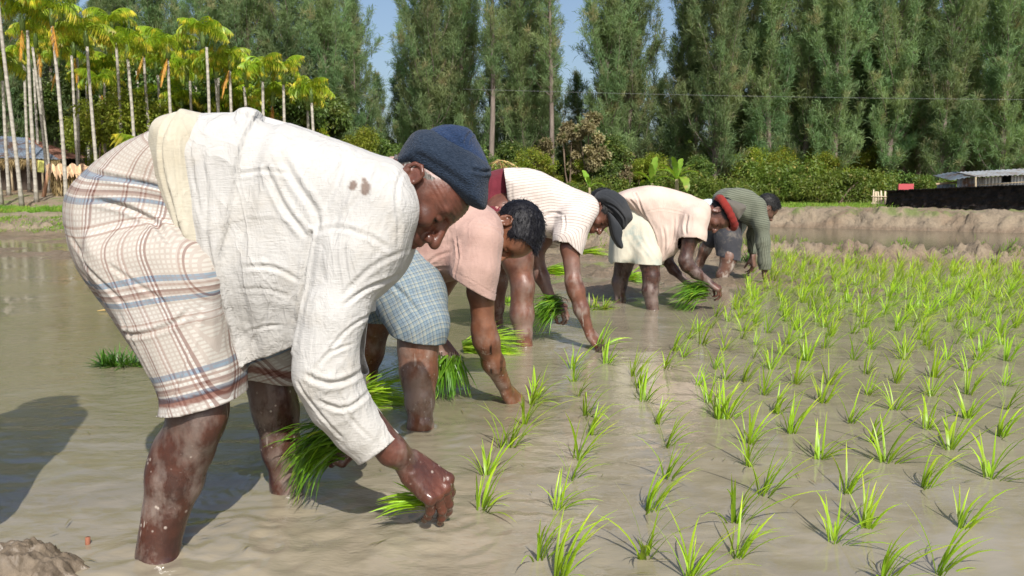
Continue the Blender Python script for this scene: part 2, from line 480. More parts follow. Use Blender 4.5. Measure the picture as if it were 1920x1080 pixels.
def woolmat(name, c1, c2, sc=150):
    m = NT(name); co = m.coord(1.0)
    f = m.noise(co, sc, 4, .7); g = m.noise(co, 8, 3)
    w = m.n('TexVoronoi', None, Vector=m.coord((1, 1, 1.6)), Scale=sc * 1.3)
    c = m.mix(m.val(f, .35, .7), c1, c2); c = m.mix(m.val(g, .45, .7, 0, .5), c, tuple(x * .55 for x in c1))
    h = m.math('ADD', f, m.math('MULTIPLY', w.outputs['Distance'], .8))
    return m.done(m.bsdf(c, .95, m.bump(h, .8, .004), .15, Sheen_Weight=.10, Sheen_Roughness=.5))

def hairmat(name, c, c2):
    m = NT(name); co = m.coord((1, 1, 1))
    f = m.noise(m.coord((1.0, 1.0, .25)), 190, 3, .7)
    return m.done(m.bsdf(m.mix(m.val(f, .35, .7), c, c2), .5, m.bump(f, .5, .003), .22))

# ------------------------------------------------------------------ people
def frame(fwd, up):
    f = nrm(fwd); u = np.asarray(up, float); u = nrm(u - (u @ f) * f); l = np.cross(u, f); return np.array((f, l, u))   # rows: forward, left, up
class Head:
    def __init__(s, O, fwd, up, sc=1.0): s.O = np.asarray(O, float); s.M = frame(fwd, up); s.s = sc
    def w(s, x, y, z): return s.O + s.s * (x * s.M[0] + y * s.M[1] + z * s.M[2])
    def local(s, P): return ((P - s.O) @ s.M.T) / s.s
    def build(s, S, ears=True, beard=False, cr=1.0):
        k = s.s; w = s.w; M = s.M
        S.ell(w(-.014 + .02 * (1 - cr), 0, .036 - .1 * (1 - cr)), np.array((.098 * cr, .076 * (1 + cr) / 2, .086 * cr)) * k, M, .02)
        S.ell(w(.034, 0, .035), np.array((.062, .066, .06)) * k, M, .03)           # forehead
        S.ell(w(.032, 0, -.030), np.array((.060, .056, .074)) * k, M, .03)          # face
        for q in (-1, 1):
            S.cone(w(-.022, q * .058, -.045), w(.06, q * .022, -.098), .017 * k, .017 * k, .03)   # jaw
            S.cone(w(.086, q * .010, .024), w(.070, q * .048, .028), .0095 * k, .009 * k, .016)   # brow
            S.ell(w(.062, q * .044, -.020), np.array((.022, .018, .018)) * k, M, .02)            # cheekbone
        S.ell(w(.074, 0, -.098), np.array((.020, .022, .018)) * k, M, .022)                      # chin
        for q in (-1, 1):
            S.ell(w(.092, q * .031, .004), np.array((.018, .019, .014)) * k, M, .014, 's')      # sockets
            S.ell(w(.073, q * .031, .005), np.array((.0145, .0155, .0135)) * k, M, .004)         # lidded eyes
            S.cone(w(.082, q * .022, -.003), w(.078, q * .043, -.003), .0012 * k, .0012 * k, .002, None, 's')
        S.cone(w(.088, 0, .016), w(.114, 0, -.024), .0085 * k, .0115 * k, .012)                  # nose
        S.ell(w(.117, 0, -.031), np.array((.0135, .0125, .0115)) * k, M, .008)
        for q in (-1, 1):
            S.ell(w(.103, q * .0145, -.035), np.array((.012, .008, .009)) * k, M, .006)
            S.ell(w(.110, q * .008, -.043), np.array((.006, .0035, .004)) * k, M, .003, 's')
            S.cone(w(.098, q * .021, -.040), w(.084, q * .034, -.060), .002 * k, .002 * k, .008, None, 's')
        S.ell(w(.085, 0, -.062), np.array((.020, .030, .020)) * k, M, .015)
        S.cone(w(.094, 0, -.036), w(.100, 0, -.056), .0105 * k, .0085 * k, .012)
        for q in (-1, 1):
            S.cone(w(.103, 0, -.058), w(.086, q * .024, -.063), .0065 * k, .0035 * k, .006)
            S.cone(w(.100, 0, -.071), w(.086, q * .021, -.068), .0078 * k, .004 * k, .006)
            S.cone(w(.109, 0, -.0645), w(.088, q * .026, -.0655), .0016 * k, .001 * k, .003, None, 's')
        if ears:
            for q in (-1, 1):
                e = frame(M[0] * .93 + M[1] * q * .22, M[2] * .97 - M[0] * .18)
                E = lambda x, y, z, q=q, e=e: w(-.008, q * .075, -.006) + k * (x * e[0] + y * e[1] * 1.0 + z * e[2])
                S.ell(E(-.008, q * .004, 0), np.array((.019, .006, .031)) * k, e, .006)
                ring = [(-.002 + .001, .027), (-.014, .031), (-.026, .022), (-.029, .006), (-.024, -.010), (-.016, -.022), (-.006, -.030)]
                for (a, b), (c, d) in zip(ring[:-1], ring[1:]):
                    S.cone(E(a, q * .011, b), E(c, q * .011, d), .0042 * k, .0042 * k, .004)
                S.cone(E(.003, q * .008, .026), E(.006, q * .004, .010), .0036 * k, .0036 * k, .004)
                S.ell(E(-.006, q * .010, -.026), np.array((.008, .005, .009)) * k, e, .006)
                S.ell(E(-.008, q * .013, .002), np.array((.011, .007, .017)) * k, e, .004, 's')
                S.ell(E(.005, q * .010, -.006), np.array((.005, .004, .007)) * k, e, .004)
                S.cone(E(-.020, q * .011, .004), E(-.016, q * .009, -.012), .003 * k, .003 * k, .005)
    def tint(s, V, lipcol=(.85, .6, .62), brow=True, moustache=None, stubble=None):
        """real surface colours of the face: lips, eyebrows, lashes, moustache, beard"""
        L = s.local(V); x, y, z = L.T; t = np.ones((len(V), 3), np.float32)
        front = x > .04
        def put(mask, c):
            mk = np.clip(mask, 0, 1)[:, None]; t[:] = t * (1 - mk) + t * np.asarray(c) * mk
        n = fbm(L * 160, 2, 5) * .5 + .5
        lips = sstep(.011, .007, np.abs(z + .0645)) * sstep(.027, .02, np.abs(y)) * front * (x > .086)
        put(lips, lipcol)
        if brow:
            by = .026 + .006 * np.cos((np.abs(y) - .03) * 60)
            put(sstep(.006, .003, np.abs(z - by)) * sstep(.007, .013, np.abs(y)) * sstep(.053, .044, np.abs(y)) * front * (.4 + .6 * n), (.16, .14, .14))
        put(sstep(.0042, .0022, np.abs(z + .003)) * sstep(.017, .020, np.abs(y)) * sstep(.050, .045, np.abs(y)) * front, (.10, .08, .08))
        put(sstep(.016, .010, np.abs(z - .004)) * sstep(.016, .022, np.abs(y)) * sstep(.052, .042, np.abs(y)) * front * .5, (.7, .62, .62))
        if moustache is not None:
            put(sstep(.0085, .004, np.abs(z + .0475 + .12 * np.abs(y))) * sstep(.036, .028, np.abs(y)) * (x > .08) * (.35 + .65 * n), moustache)
        if stubble is not None:
            a, c = stubble
            m = sstep(-.042, -.062, z + .45 * np.maximum(0, .06 - x)) * (x > -.02) * (1 - lips)
            m = np.maximum(m, sstep(.02, .012, np.abs(x - .012 - .12 * (z + .03))) * (z < .02) * (z > -.10) * (np.abs(y) > .045) * .8)
            put(m * a * (.35 + .65 * n), c)
        return t

def hand(S, W, D, N, side, curl=(.6, .9, .6), spread=.06, thumb=(.5, .35), sc=1.0, k=.004, vary=.12, fat=1.0):
    """W wrist, D finger direction, N back of the hand; side +1 left hand, -1 right hand"""
    D = nrm(D); N = np.asarray(N, float); N = nrm(N - (N @ D) * D); T = np.cross(N, D) * (-side)   # towards the thumb
    P = lambda x, y, z: W + sc * (x * D + y * T + z * N)
    ys = (.031, .010, -.011, -.030); xs = (.088, .092, .087, .079)
    ln = ((.046, .027, .022), (.050, .031, .023), (.046, .028, .022), (.036, .021, .020))
    rr = tuple(v * fat for v in (.0098, .0100, .0096, .0086))
    for i in range(4):
        S.cone(P(.004, ys[i] * .55, 0), P(xs[i], ys[i], -.001), .0165 * sc, .0135 * sc, .014)
    S.cone(P(.02, .020, -.010), P(.055, .030, -.014), .016 * sc, .014 * sc, .016)      # thumb pad
    S.cone(P(.02, -.022, -.008), P(.06, -.026, -.010), .014 * sc, .012 * sc, .016)
    for i in range(4):
        p = P(xs[i], ys[i], -.002); a = 0.0; yaw = spread * (1.5 - i)
        c = [q * (1 + vary * math.sin(i * 2.3 + 1)) for q in curl]
        for j in range(3):
            a += c[j]; d = (math.cos(a) * D - math.sin(a) * N) * math.cos(yaw) + math.sin(yaw) * T
            q = p + sc * ln[i][j] * d; r0 = rr[i] * (1 - .10 * j) * sc
            S.cone(p, q, r0 * (1.08 if j == 0 else 1.0), r0 * .90, k); p = q
            if j < 2: S.ell(q, (r0 * 1.0,) * 3, None, .003)
        S.ell(P(xs[i], ys[i], .004), (.0115 * sc,) * 3, None, .008)
    a, b = thumb
    p = P(.018, .026, -.010); dirs = [(.75, .62, -.18 - b * .3), (.88, .30, -.35 - b), (.93, .05, -.35 - b * 1.4)]
    for L, dv, r in zip((.046, .034, .026), dirs, (.0145, .0115, .0100)):
        dd = nrm(dv[0] * D + (dv[1] * (.6 + a)) * T + dv[2] * N); q = p + sc * L * dd; S.cone(p, q, r * sc, r * .9 * sc, .008); p = q

def folds(spec, seed=0):
    """spec: list of (centre, direction along the fold, radius of influence, amplitude, spacing, bend)"""
    def f(P, N):
        d = np.zeros(len(P), np.float32)
        for i, (c, ax, rad, amp, spc, bend) in enumerate(spec):
            ax = nrm(ax); q = P - np.asarray(c); 
            ref = np.cross(ax, N); ref = nrm(ref); rm = nrm(ref.mean(0)) if np.linalg.norm(ref.mean(0)) > 1e-3 else np.array((0, 0, 1.))
            s = q @ rm; l = q @ ax; w = np.exp(-(q * q).sum(1) / (rad * rad))
            ph = s / spc + bend * l * l / (rad * spc) + .9 * vn(np.stack((s / spc * .35, l / rad * 1.1, np.full(len(P), i * 3.1)), 1), seed + i)
            tri = 1 - np.abs(((ph % 1.0) - .5) * 2); ridge = sstep(.25, 1, tri)
            d += amp * w * (ridge - .4) * (.5 + .5 * vn(np.stack((s / spc * .6, l / rad * 1.7, np.full(len(P), 9.)), 1), seed + 40 + i))
        return d * .38
    return f
def crumple(amp, sc=(9, 9, 5), seed=0, oct=3):
    def f(P, N):
        n = fbm(P * np.array(sc), oct, seed); r = 1 - np.abs(fbm(P * np.array(sc) * .8 + 5, oct, seed + 3))
        return amp * (.5 * n + .9 * (r - .6))
    return f

def base_of(p):
    b = np.array(p.location)
    return b + np.array(p.parent.location) if p.parent else b
def cloth_obj(name, S, h, mat, parent, disp=None, clip=None, uv=None, thick=.003, smooth=2, tint=None):
    V, Q = S.mesh(h)
    V = lap(V, Q, smooth)
    if clip is not None: V, Q = clip_mesh(V, Q, clip)
    N = vnormals(V, Q)
    if disp is not None:
        d = sum(f(V, N) for f in (disp if isinstance(disp, list) else [disp])); V2 = V + N * d[:, None]
    else: V2 = V
    UV = uv(V) if uv is not None else V[:, [0, 2]]
    T = tint(V) if tint is not None else np.ones((len(V), 3), np.float32)
    b = base_of(parent)
    me = npmesh(name, V2 - b, Q, True, UV, T)
    o = link(name, me, parent, mat)
    if thick:
        md = o.modifiers.new('thickness', 'SOLIDIFY'); md.thickness = thick; md.offset = -1; md.use_rim = True
    return o
def body_obj(name, S, h, mat, parent, tint=None, mudf=None, disp=None):
    V, Q = S.mesh(h); V = lap(V, Q, 1, .35); N = vnormals(V, Q)
    if disp is not None: V = V + N * disp(V, N)[:, None]
    T = tint(V) if tint is not None else np.ones((len(V), 3), np.float32)
    me = npmesh(name, V - base_of(parent), Q, True, None, T, {'mud': mudf(V) if mudf is not None else np.zeros(len(V))})
    return link(name, me, parent, mat)
def person(label, base, group=None): return thing('person', label, 'person', (base[0], base[1], 0.0), 0, group)
def pc(*pts): return [(at(a, b, c), r) for a, b, c, r in pts]
def legmud(z0=.50):
    return lambda V: (sstep(z0, z0 * .55, V[:, 2]) * (.65 + .35 * np.clip(fbm(V * 6, 3, 4), -1, 1))).astype(np.float32)

def crease(pts, Y, width, depth, step=0.0, ymax=None, taper=True):
    """groove (depth) and / or step along a line of photo points, on the side that faces the camera"""
    depth *= .55; width *= .62
    L = np.array([at(a, b, Y)[[0, 2]] for a, b in pts]); L = catmull(L, 4, False)
    ymax = Y + .13 if ymax is None else ymax
    def f(P, N):
        q = P[:, [0, 2]]; best = np.full(len(P), 9., np.float32); sg = np.zeros(len(P)); tt = np.zeros(len(P)); m = len(L) - 1
        for i in range(m):
            a, b = L[i], L[i + 1]; e = b - a; w = q - a; t = np.clip((w @ e) / (e @ e), 0, 1); d = np.sqrt(((w - t[:, None] * e) ** 2).sum(1))
            c = np.sign(e[0] * w[:, 1] - e[1] * w[:, 0]); k = d < best; best[k] = d[k]; sg[k] = c[k]; tt[k] = (i + t[k]) / m
        on = (P[:, 1] < ymax) * (N[:, 1] < .15)
        tp = sstep(0, .25, tt) * sstep(1, .75, tt) if taper else 1.0
        r = -depth * np.exp(-(best / width) ** 2) + depth * .55 * np.exp(-((best - 2.1 * width) / width) ** 2)
        r = r * tp
        if step: r = r + step * sstep(-.004, .004, sg * best) * sstep(.07, .03, best)
        return r * on
    return f

SK = {}
def man_front():
    t = person('man in white long-sleeved shirt, plaid wrap and navy knitted cap, bending nearest the camera', atz(400, 1000))
    skin = skinmat('skin front man', (.040, .019, .015), (.092, .034, .022), .34, mud=(.36, .31, .27), mudamt=.40)
    H = Head(at(790, 352, 2.035), (.46, -.10, -.88), (.88, .05, .47), 1.20)
    S = SDF()
    S.chain(pc((235, 400, 2.08, .11), (430, 350, 2.07, .08), (620, 385, 2.05, .08), (722, 385, 2.04, .058)), .06)
    S.cone(at(722, 372, 2.04), H.w(-.03, 0, -.02), .060, .058, .03)
    S.cone(at(735, 405, 2.04), H.w(.02, 0, -.07), .050, .045, .03)
    H.build(S, cr=.80)
    S.chain(pc((255, 430, 1.99, .09), (372, 765, 1.90, .0665), (352, 838, 1.895, .0590), (331, 900, 1.89, .0575), (311, 960, 1.88, .0480), (301, 1005, 1.87, .0440), (296, 1045, 1.86, .0440), (292, 1085, 1.85, .046)), .03)
    S.ell(at(378, 800, 1.87), (.040, .045, .05), None, .04)              # knee cap
    S.ell(at(318, 880, 1.90), (.043, .05, .085), None, .05)                 # calf
    S.cone(at(292, 1085, 1.85), at(345, 1095, 1.80), .045, .035, .03)
    S.chain(pc((260, 430, 2.17, .09), (503, 690, 2.29, .073), (518, 770, 2.285, .062), (528, 840, 2.28, .052), (537, 912, 2.28, .0415), (541, 950, 2.27, .042)), .03)
    S.ell(at(508, 745, 2.25), (.05, .04, .055), None, .04)
    S.cone(at(541, 950, 2.27), at(590, 960, 2.22), .042, .035, .03)
    S.chain(pc((690, 425, 1.92, .055), (612, 700, 1.87, .044), (735, 845, 1.915, .036)), .03)
    W = at(766, 868, 1.95); S.cone(at(735, 845, 1.915), W, .036, .031, .02, ((.4, -.8, .5), .82))
    hand(S, W, (.66, .03, -.62), (.45, -.62, .55), -1, curl=(.80, .30, .20), spread=.05, thumb=(-.1, .5), sc=1.24, fat=1.22)
    S.chain(pc((690, 430, 2.2, .05), (620, 640, 2.27, .042), (668, 815, 2.22, .030)), .03)
    hand(S, at(668, 818, 2.22), (-.5, -.1, -.45), (.6, -.2, .6), 1, curl=(1.0, 1.1, .9), spread=.0, thumb=(.0, .6), sc=1.0)
    def tint(V):
        T = H.tint(V, (.75, .5, .5), True, moustache=(.55, .50, .48), stubble=(.25, (.8, .75, .72)))
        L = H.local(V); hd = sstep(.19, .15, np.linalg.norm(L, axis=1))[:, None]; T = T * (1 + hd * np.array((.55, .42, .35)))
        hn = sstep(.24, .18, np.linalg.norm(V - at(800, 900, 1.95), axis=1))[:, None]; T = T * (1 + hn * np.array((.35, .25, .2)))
        g = sstep(.018, .006, np.abs(L[:, 0] - .012 + .25 * (L[:, 2] - .02))) * sstep(-.01, .01, L[:, 2]) * (np.abs(L[:, 1]) > .05) * (np.linalg.norm(L, axis=1) < .2) * (.3 + .7 * (fbm(L * 220, 2, 8) > 0))
        T = T * (1 - g[:, None] * .55) + np.array((2.4, 3.6, 4.4)) * g[:, None] * .55        # grey sideburns
        return T
    def sk(V, N):
        L = H.local(V); m = sstep(.0, .03, L[:, 0]) * (np.abs(L[:, 2] - .045) < .03) * (np.linalg.norm(L, axis=1) < .16)
        d = -.0010 * m * sstep(.6, .95, np.abs(np.sin(L[:, 2] * 330 + 6 * L[:, 1] ** 2 * 30)))
        legs = V[:, 2] < .5
        d = d + legs * .0012 * fbm(V * np.array((26, 26, 12)), 3, 2)
        q = V - at(800, 900, 1.9); hn = np.exp(-(q * q).sum(1) / .012); d = d + hn * .0016 * np.clip(1 - np.abs(fbm(V @ np.array(((.5, .0, .5), (0, 1, 0), (-.8, 0, .6))).T * np.array((60, 60, 14)), 2, 6)) * 4, 0, 1)
        return d
    body_obj('body', S, .0034, skin, t, tint, legmud(.46), sk)

    # wrap (lungi)
    cream = (.58, .565, .525); wht = (.68, .68, .66); blu = (.10, .23, .38); brn = (.17, .075, .06); tan = (.36, .27, .235)
    ru = [(0, cream), (.30, brn), (.335, wht), (.36, brn), (.39, wht), (.415, tan), (.44, cream), (.62, tan), (.65, wht), (.68, tan), (.71, cream), (.86, brn), (.885, cream), (.91, tan), (.93, cream)]
    rv = [(0, cream), (.25, blu), (.31, wht), (.335, tan), (.36, wht), (.395, brn), (.425, tan), (.455, wht), (.475, blu), (.53, cream), (.56, wht), (.70, tan), (.72, wht), (.78, tan), (.80, cream)]
    plaid = plaidmat('plaid cotton', ru, .17, rv, .235, fine=(.0105, .34, (.28, .19, .16)))
    S = SDF()
    S.poly([(380, 222), (290, 248), (222, 286), (164, 334), (142, 380), (145, 430), (164, 500), (200, 560), (240, 625), (280, 690), (303, 740), (314, 800), (436, 800), (441, 735), (440, 690), (415, 620), (420, 520), (440, 400), (430, 250)], 2.04, .155, .11, .03, smooth=4,
           Tf=lambda P: .175 - .03 * sstep(.80, .45, P[:, 2]))
    S.poly([(210, 430), (172, 440), (172, 500), (204, 560), (244, 625), (283, 690), (306, 740), (309, 810), (444, 810), (444, 735), (440, 690), (415, 600), (420, 500), (330, 420)], 1.925, .122, .085, .025, smooth=4)
    S.chain(pc((300, 400, 2.12, .15), (430, 560, 2.22, .125), (500, 700, 2.29, .098), (510, 760, 2.30, .098)), .06)
    gn = line_px((440, 742), (306, 768), 1.92); gf = line_px((548, 713), (442, 678), 2.28)
    def clip(P):
        w = sstep(2.06, 2.14, P[:, 1] + .25 * (P[:, 0] + .78)); return gn(P) * (1 - w) + gf(P) * w
    C0 = at(520, 430, 1.95)
    def uv(V):
        x = V[:, 0] - C0[0]; z = V[:, 2] - C0[2]
        ang = np.arctan2(z, x) % (2 * math.pi); r = np.hypot(x, z); low = z < 0
        kx = .36                                                              # the thigh leans to the right
        u = np.where(low, -(x + kx * z) , r); v = np.where(low, .36 * math.pi - z * 1.02, .36 * ang)
        w = vn(V * 7, 3) * .010
        return np.stack((u + (V[:, 1] - 1.9) * .55 + w, v + w * 1.4 + .06 * (V[:, 1] - 1.9) + .02 * np.sin(u * 9)), 1)
    tags = [crease([(180, 322), (250, 335), (330, 352), (372, 372)], 1.95, .008, .012), crease([(190, 372), (260, 385), (330, 420), (378, 470)], 1.95, .009, .016),
            crease([(150, 430), (200, 480), (260, 530), (300, 570)], 1.95, .008, .008), crease([(170, 500), (230, 560), (270, 640)], 1.95, .007, .007),
            crease([(250, 480), (310, 520), (370, 560)], 1.95, .007, .008), crease([(240, 600), (300, 610), (370, 590), (400, 560)], 1.95, .008, .010),
            crease([(270, 560), (300, 640), (330, 700)], 1.95, .007, .006), crease([(405, 600), (385, 680), (365, 730)], 1.95, .006, .008, step=.007),
            folds([(at(300, 450, 1.9), (.8, 0, -.5), .18, .006, .028, .5), (at(330, 640, 1.9), (.5, 0, -1), .16, .006, .022, .3), (at(180, 400, 1.95), (1, 0, -.3), .14, .005, .022, .4),
                   (at(500, 690, 2.2), (.3, 0, -1), .12, .006, .025, .3)], 11), crumple(.0035, (10, 10, 7), 5)]
    def ltint(V):
        g = clip(V); T = np.ones((len(V), 3), np.float32)
        a = (sstep(-.044, -.040, g) * sstep(-.020, -.024, g))[:, None]; T = T * (1 - a) + np.array((.50, .30, .27)) * a
        return T
    lungi = cloth_obj('lungi', S, .0052, plaid, t, tags, clip, uv, .003, tint=ltint)
    # selvedge bands of the wrap at the hem
    b = MB()
    # beige sash tied round the waist
    sashm = clothmat('beige sash cotton', (.56, .53, .44), (.48, .45, .36), (.36, .29, .19), .3, wr=.5)
    S = SDF()
    S.poly([(291, 262), (300, 228), (322, 217), (352, 214), (400, 230), (430, 300), (430, 470), (395, 500), (365, 490), (338, 445), (308, 380), (292, 320)], 2.045, .205, .12, .03, smooth=4)
    cloth_obj('waist_sash', S, .0055, sashm, t, [crease([(325, 218), (322, 300), (345, 400), (366, 480)], 1.9, .008, .012, step=.006, taper=False), crease([(340, 222), (350, 330), (362, 430)], 1.9, .006, .008),
              crease([(300, 330), (330, 420), (355, 470)], 1.9, .006, .006), crumple(.004, (10, 10, 4), 9)], None, None, .003)

    # shirt
    shirtm = clothmat('white cotton shirt', (.52, .52, .51), (.45, .445, .43), (.42, .36, .26), .30, wr=.75, zdirt=(.25, .62, .45), dscale=7)
    S = SDF()
    S.poly([(300, 222), (345, 216), (400, 213), (470, 214), (540, 230), (620, 258), (700, 288), (748, 304), (766, 336), (770, 400), (769, 468), (748, 520), (708, 560), (660, 600), (640, 680), (560, 720), (470, 745), (395, 740), (380, 560), (330, 380)], 2.05, .20, .13, .03, smooth=4,
           Tf=lambda P: .20 - .075 * sstep(.72, .45, P[:, 2]))
    sl = SDF(); sl.chain(pc((712, 392, 1.93, .092), (672, 470, 1.90, .086), (627, 590, 1.87, .070), (613, 655, 1.865, .068), (611, 700, 1.865, .071), (634, 754, 1.88, .066), (673, 804, 1.90, .058), (716, 848, 1.92, .053), (765, 895, 1.95, .052)), .035)
    S.ops += [(f, c, r, .05 if i == 0 else k, op) for i, (f, c, r, k, op) in enumerate(sl.ops)]
    S.ell(at(462, 214, 1.96), (.026, .03, .016), None, .008); S.ell(at(478, 222, 1.95), (.018, .03, .020), None, .008)
    S.poly([(690, 700), (560, 640), (600, 560), (690, 560), (700, 640)], 2.24, .06, .05, .03)       # far sleeve
    S.chain(pc((690, 430, 2.2, .085), (625, 630, 2.26, .075), (655, 765, 2.24, .058), (672, 800, 2.22, .052)), .03)
    gh = line_px((700, 583), (441, 694), 1.95); gl = line_px((441, 692), (347, 222), 1.95); gc = line_px((752, 813), (674, 868), 1.9)
    gfs = line_px((700, 770), (620, 800), 2.24)
    fars = SDF(); fars.chain(pc((690, 430, 2.2, .085), (625, 630, 2.26, .075), (655, 765, 2.24, .058), (672, 800, 2.22, .052)), .03)
    def clip(P):
        a = np.minimum(gh(P), np.minimum(sl.eval(P.astype(np.float32)) - .012, fars.eval(P.astype(np.float32)) - .012))
        return np.maximum(np.maximum(a, gl(P)), np.where(P[:, 1] < 2.08, gc(P), gfs(P)))
    Yn = 1.88
    dp = [crease([(466, 218), (452, 300), (437, 400), (424, 455), (418, 500), (428, 600), (441, 690)], Yn, .0045, .009, step=-.014, taper=False),
          crease([(425, 425), (470, 410), (530, 412), (585, 440)], Yn, .0028, .0035, step=.002, taper=False),
          crease([(500, 300), (520, 350), (548, 400), (592, 452)], Yn, .010, .014), crease([(520, 270), (560, 340), (600, 400), (600, 440)], Yn, .012, .010),
          crease([(590, 435), (578, 500), (566, 580), (552, 650)], Yn, .007, .016, taper=False),
          crease([(592, 440), (640, 425), (700, 440), (740, 470)], Yn, .008, .006), crease([(745, 520), (690, 540), (650, 570)], 1.85, .007, .009),
          crease([(760, 470), (700, 500), (640, 560)], 1.85, .008, .005), crease([(700, 590), (650, 620), (600, 690)], 1.84, .006, .006), crease([(668, 640), (620, 660), (580, 720)], 1.84, .006, .008),
          crease([(680, 700), (630, 710), (575, 690)], 1.84, .009, .012), crease([(690, 740), (650, 760), (600, 740)], 1.84, .008, .010), crease([(560, 700), (600, 760), (650, 830)], 1.84, .006, .008),
          crease([(640, 720), (660, 780), (700, 830)], 1.84, .006, .007), crease([(440, 545), (500, 540), (560, 560)], Yn, .007, .003), crease([(440, 640), (490, 615), (530, 612)], Yn, .006, .004),
          crease([(450, 500), (520, 500), (575, 530)], Yn, .008, .006), crease([(385, 260), (395, 360), (398, 470), (425, 600)], Yn, .010, .007), crease([(360, 240), (372, 330), (390, 420)], Yn, .007, .005),
          crease([(440, 330), (500, 320), (560, 330)], Yn, .007, .004), crease([(640, 270), (640, 330), (610, 400)], Yn, .010, .006), crease([(540, 500), (500, 590), (450, 668)], Yn, .006, .003),
          crease([(700, 300), (690, 350), (650, 410)], Yn, .010, .006), crease([(752, 310), (745, 360), (750, 420), (745, 470)], Yn, .006, .006),
          folds([(at(530, 520, 1.86), (1, 0, -.35), .17, .0035, .024, .3), (at(620, 680, 1.8), (1, 0, .2), .085, .006, .015, .6), (at(650, 790, 1.84), (.7, 0, -.7), .09, .005, .014, .2),
                 (at(690, 520, 1.8), (.8, 0, -.55), .11, .004, .018, .2), (at(520, 300, 1.86), (.5, 0, -.85), .17, .005, .032, .3), (at(400, 600, 1.9), (.15, 0, -1), .14, .004, .02, .2)], 23),
          crumple(.0026, (9, 9, 7), 15), crumple(.0014, (34, 30, 11), 16, 2)]
    def stint(V):
        T = np.ones((len(V), 3), np.float32)
        for (x, y, r) in ((664, 349, .0075), (687, 353, .0105), (686, 341, .005)):                # ragged holes / patches near the shoulder
            q = at(x, y, 1.86); d = np.hypot(V[:, 0] - q[0], (V[:, 2] - q[2]) * .8) + .003 * vn(V * 90, 3)
            m = sstep(r + .0035, r, d) * (V[:, 1] < 2.0); T = T * (1 - m[:, None]) + np.array((.42, .33, .29)) * m[:, None]
        return T
    cloth_obj('shirt', S, .0046, shirtm, t, dp, clip, None, .0032, tint=stint)
    bt = MB(); bt.box(at(465, 647, 1.862), (.006, .004, .012)); bt.build('button', plainmat('red button', (.25, .04, .02), .4), t)

    # knitted cap
    wool = woolmat('navy wool', (.010, .019, .036), (.026, .040, .066)); wool2 = woolmat('blue wool', (.011, .024, .060), (.022, .046, .11))
    S = SDF()
    S.poly([(747, 306), (750, 286), (763, 263), (779, 247), (806, 243), (840, 256), (882, 280), (912, 306), (921, 318), (915, 345), (914, 372), (908, 393), (893, 391), (865, 376), (832, 352), (800, 331), (776, 314)], 2.03, .092, .065, .02, smooth=4)
    cloth_obj('cap_cuff', S, .0038, wool, t, [crumple(.0022, (14, 14, 14), 31), crease([(770, 285), (800, 300), (850, 330), (905, 372)], 1.95, .012, .005), crease([(921, 320), (902, 322), (880, 316)], 1.96, .006, .012)], None, None, 0)
    S = SDF()
    S.poly([(790, 262), (803, 246), (818, 238), (842, 234), (868, 237), (882, 243), (893, 262), (905, 285), (914, 303), (916, 318), (890, 322), (840, 300)], 2.045, .078, .062, .02, smooth=4)
    cloth_obj('cap_crown', S, .0038, wool2, t, [crumple(.0030, (15, 15, 15), 35), crease([(884, 244), (876, 258), (872, 270)], 1.99, .005, .010), crease([(830, 238), (850, 256), (870, 280)], 1.99, .010, .005)], None, None, 0)
    # grey hair below the cap
    S = SDF(); S.ell(H.w(-.016, 0, .034), np.array((.1015, .0795, .089)) * 1.08, H.M, 0)
    hl = line_px((747, 312), (905, 400), 2.0)
    def gh_(P):
        L = H.local(P); return np.maximum(hl(P) - .02, 0) * 9 +  np.maximum(L[:, 0] - .004 - .2 * np.maximum(0, L[:, 2]), -.03 - L[:, 2] - .25 * L[:, 0] * 0)
    V, Q = S.mesh(.004); V, Q = clip_mesh(V, Q, gh_); link('hair', npmesh('hair', V + vnormals(V, Q) * (.0015 * vn(V * 200, 2))[:, None] - np.array(t.location), Q, True), t, hairmat('grey hair', (.05, .048, .045), (.32, .30, .28)))
    return t

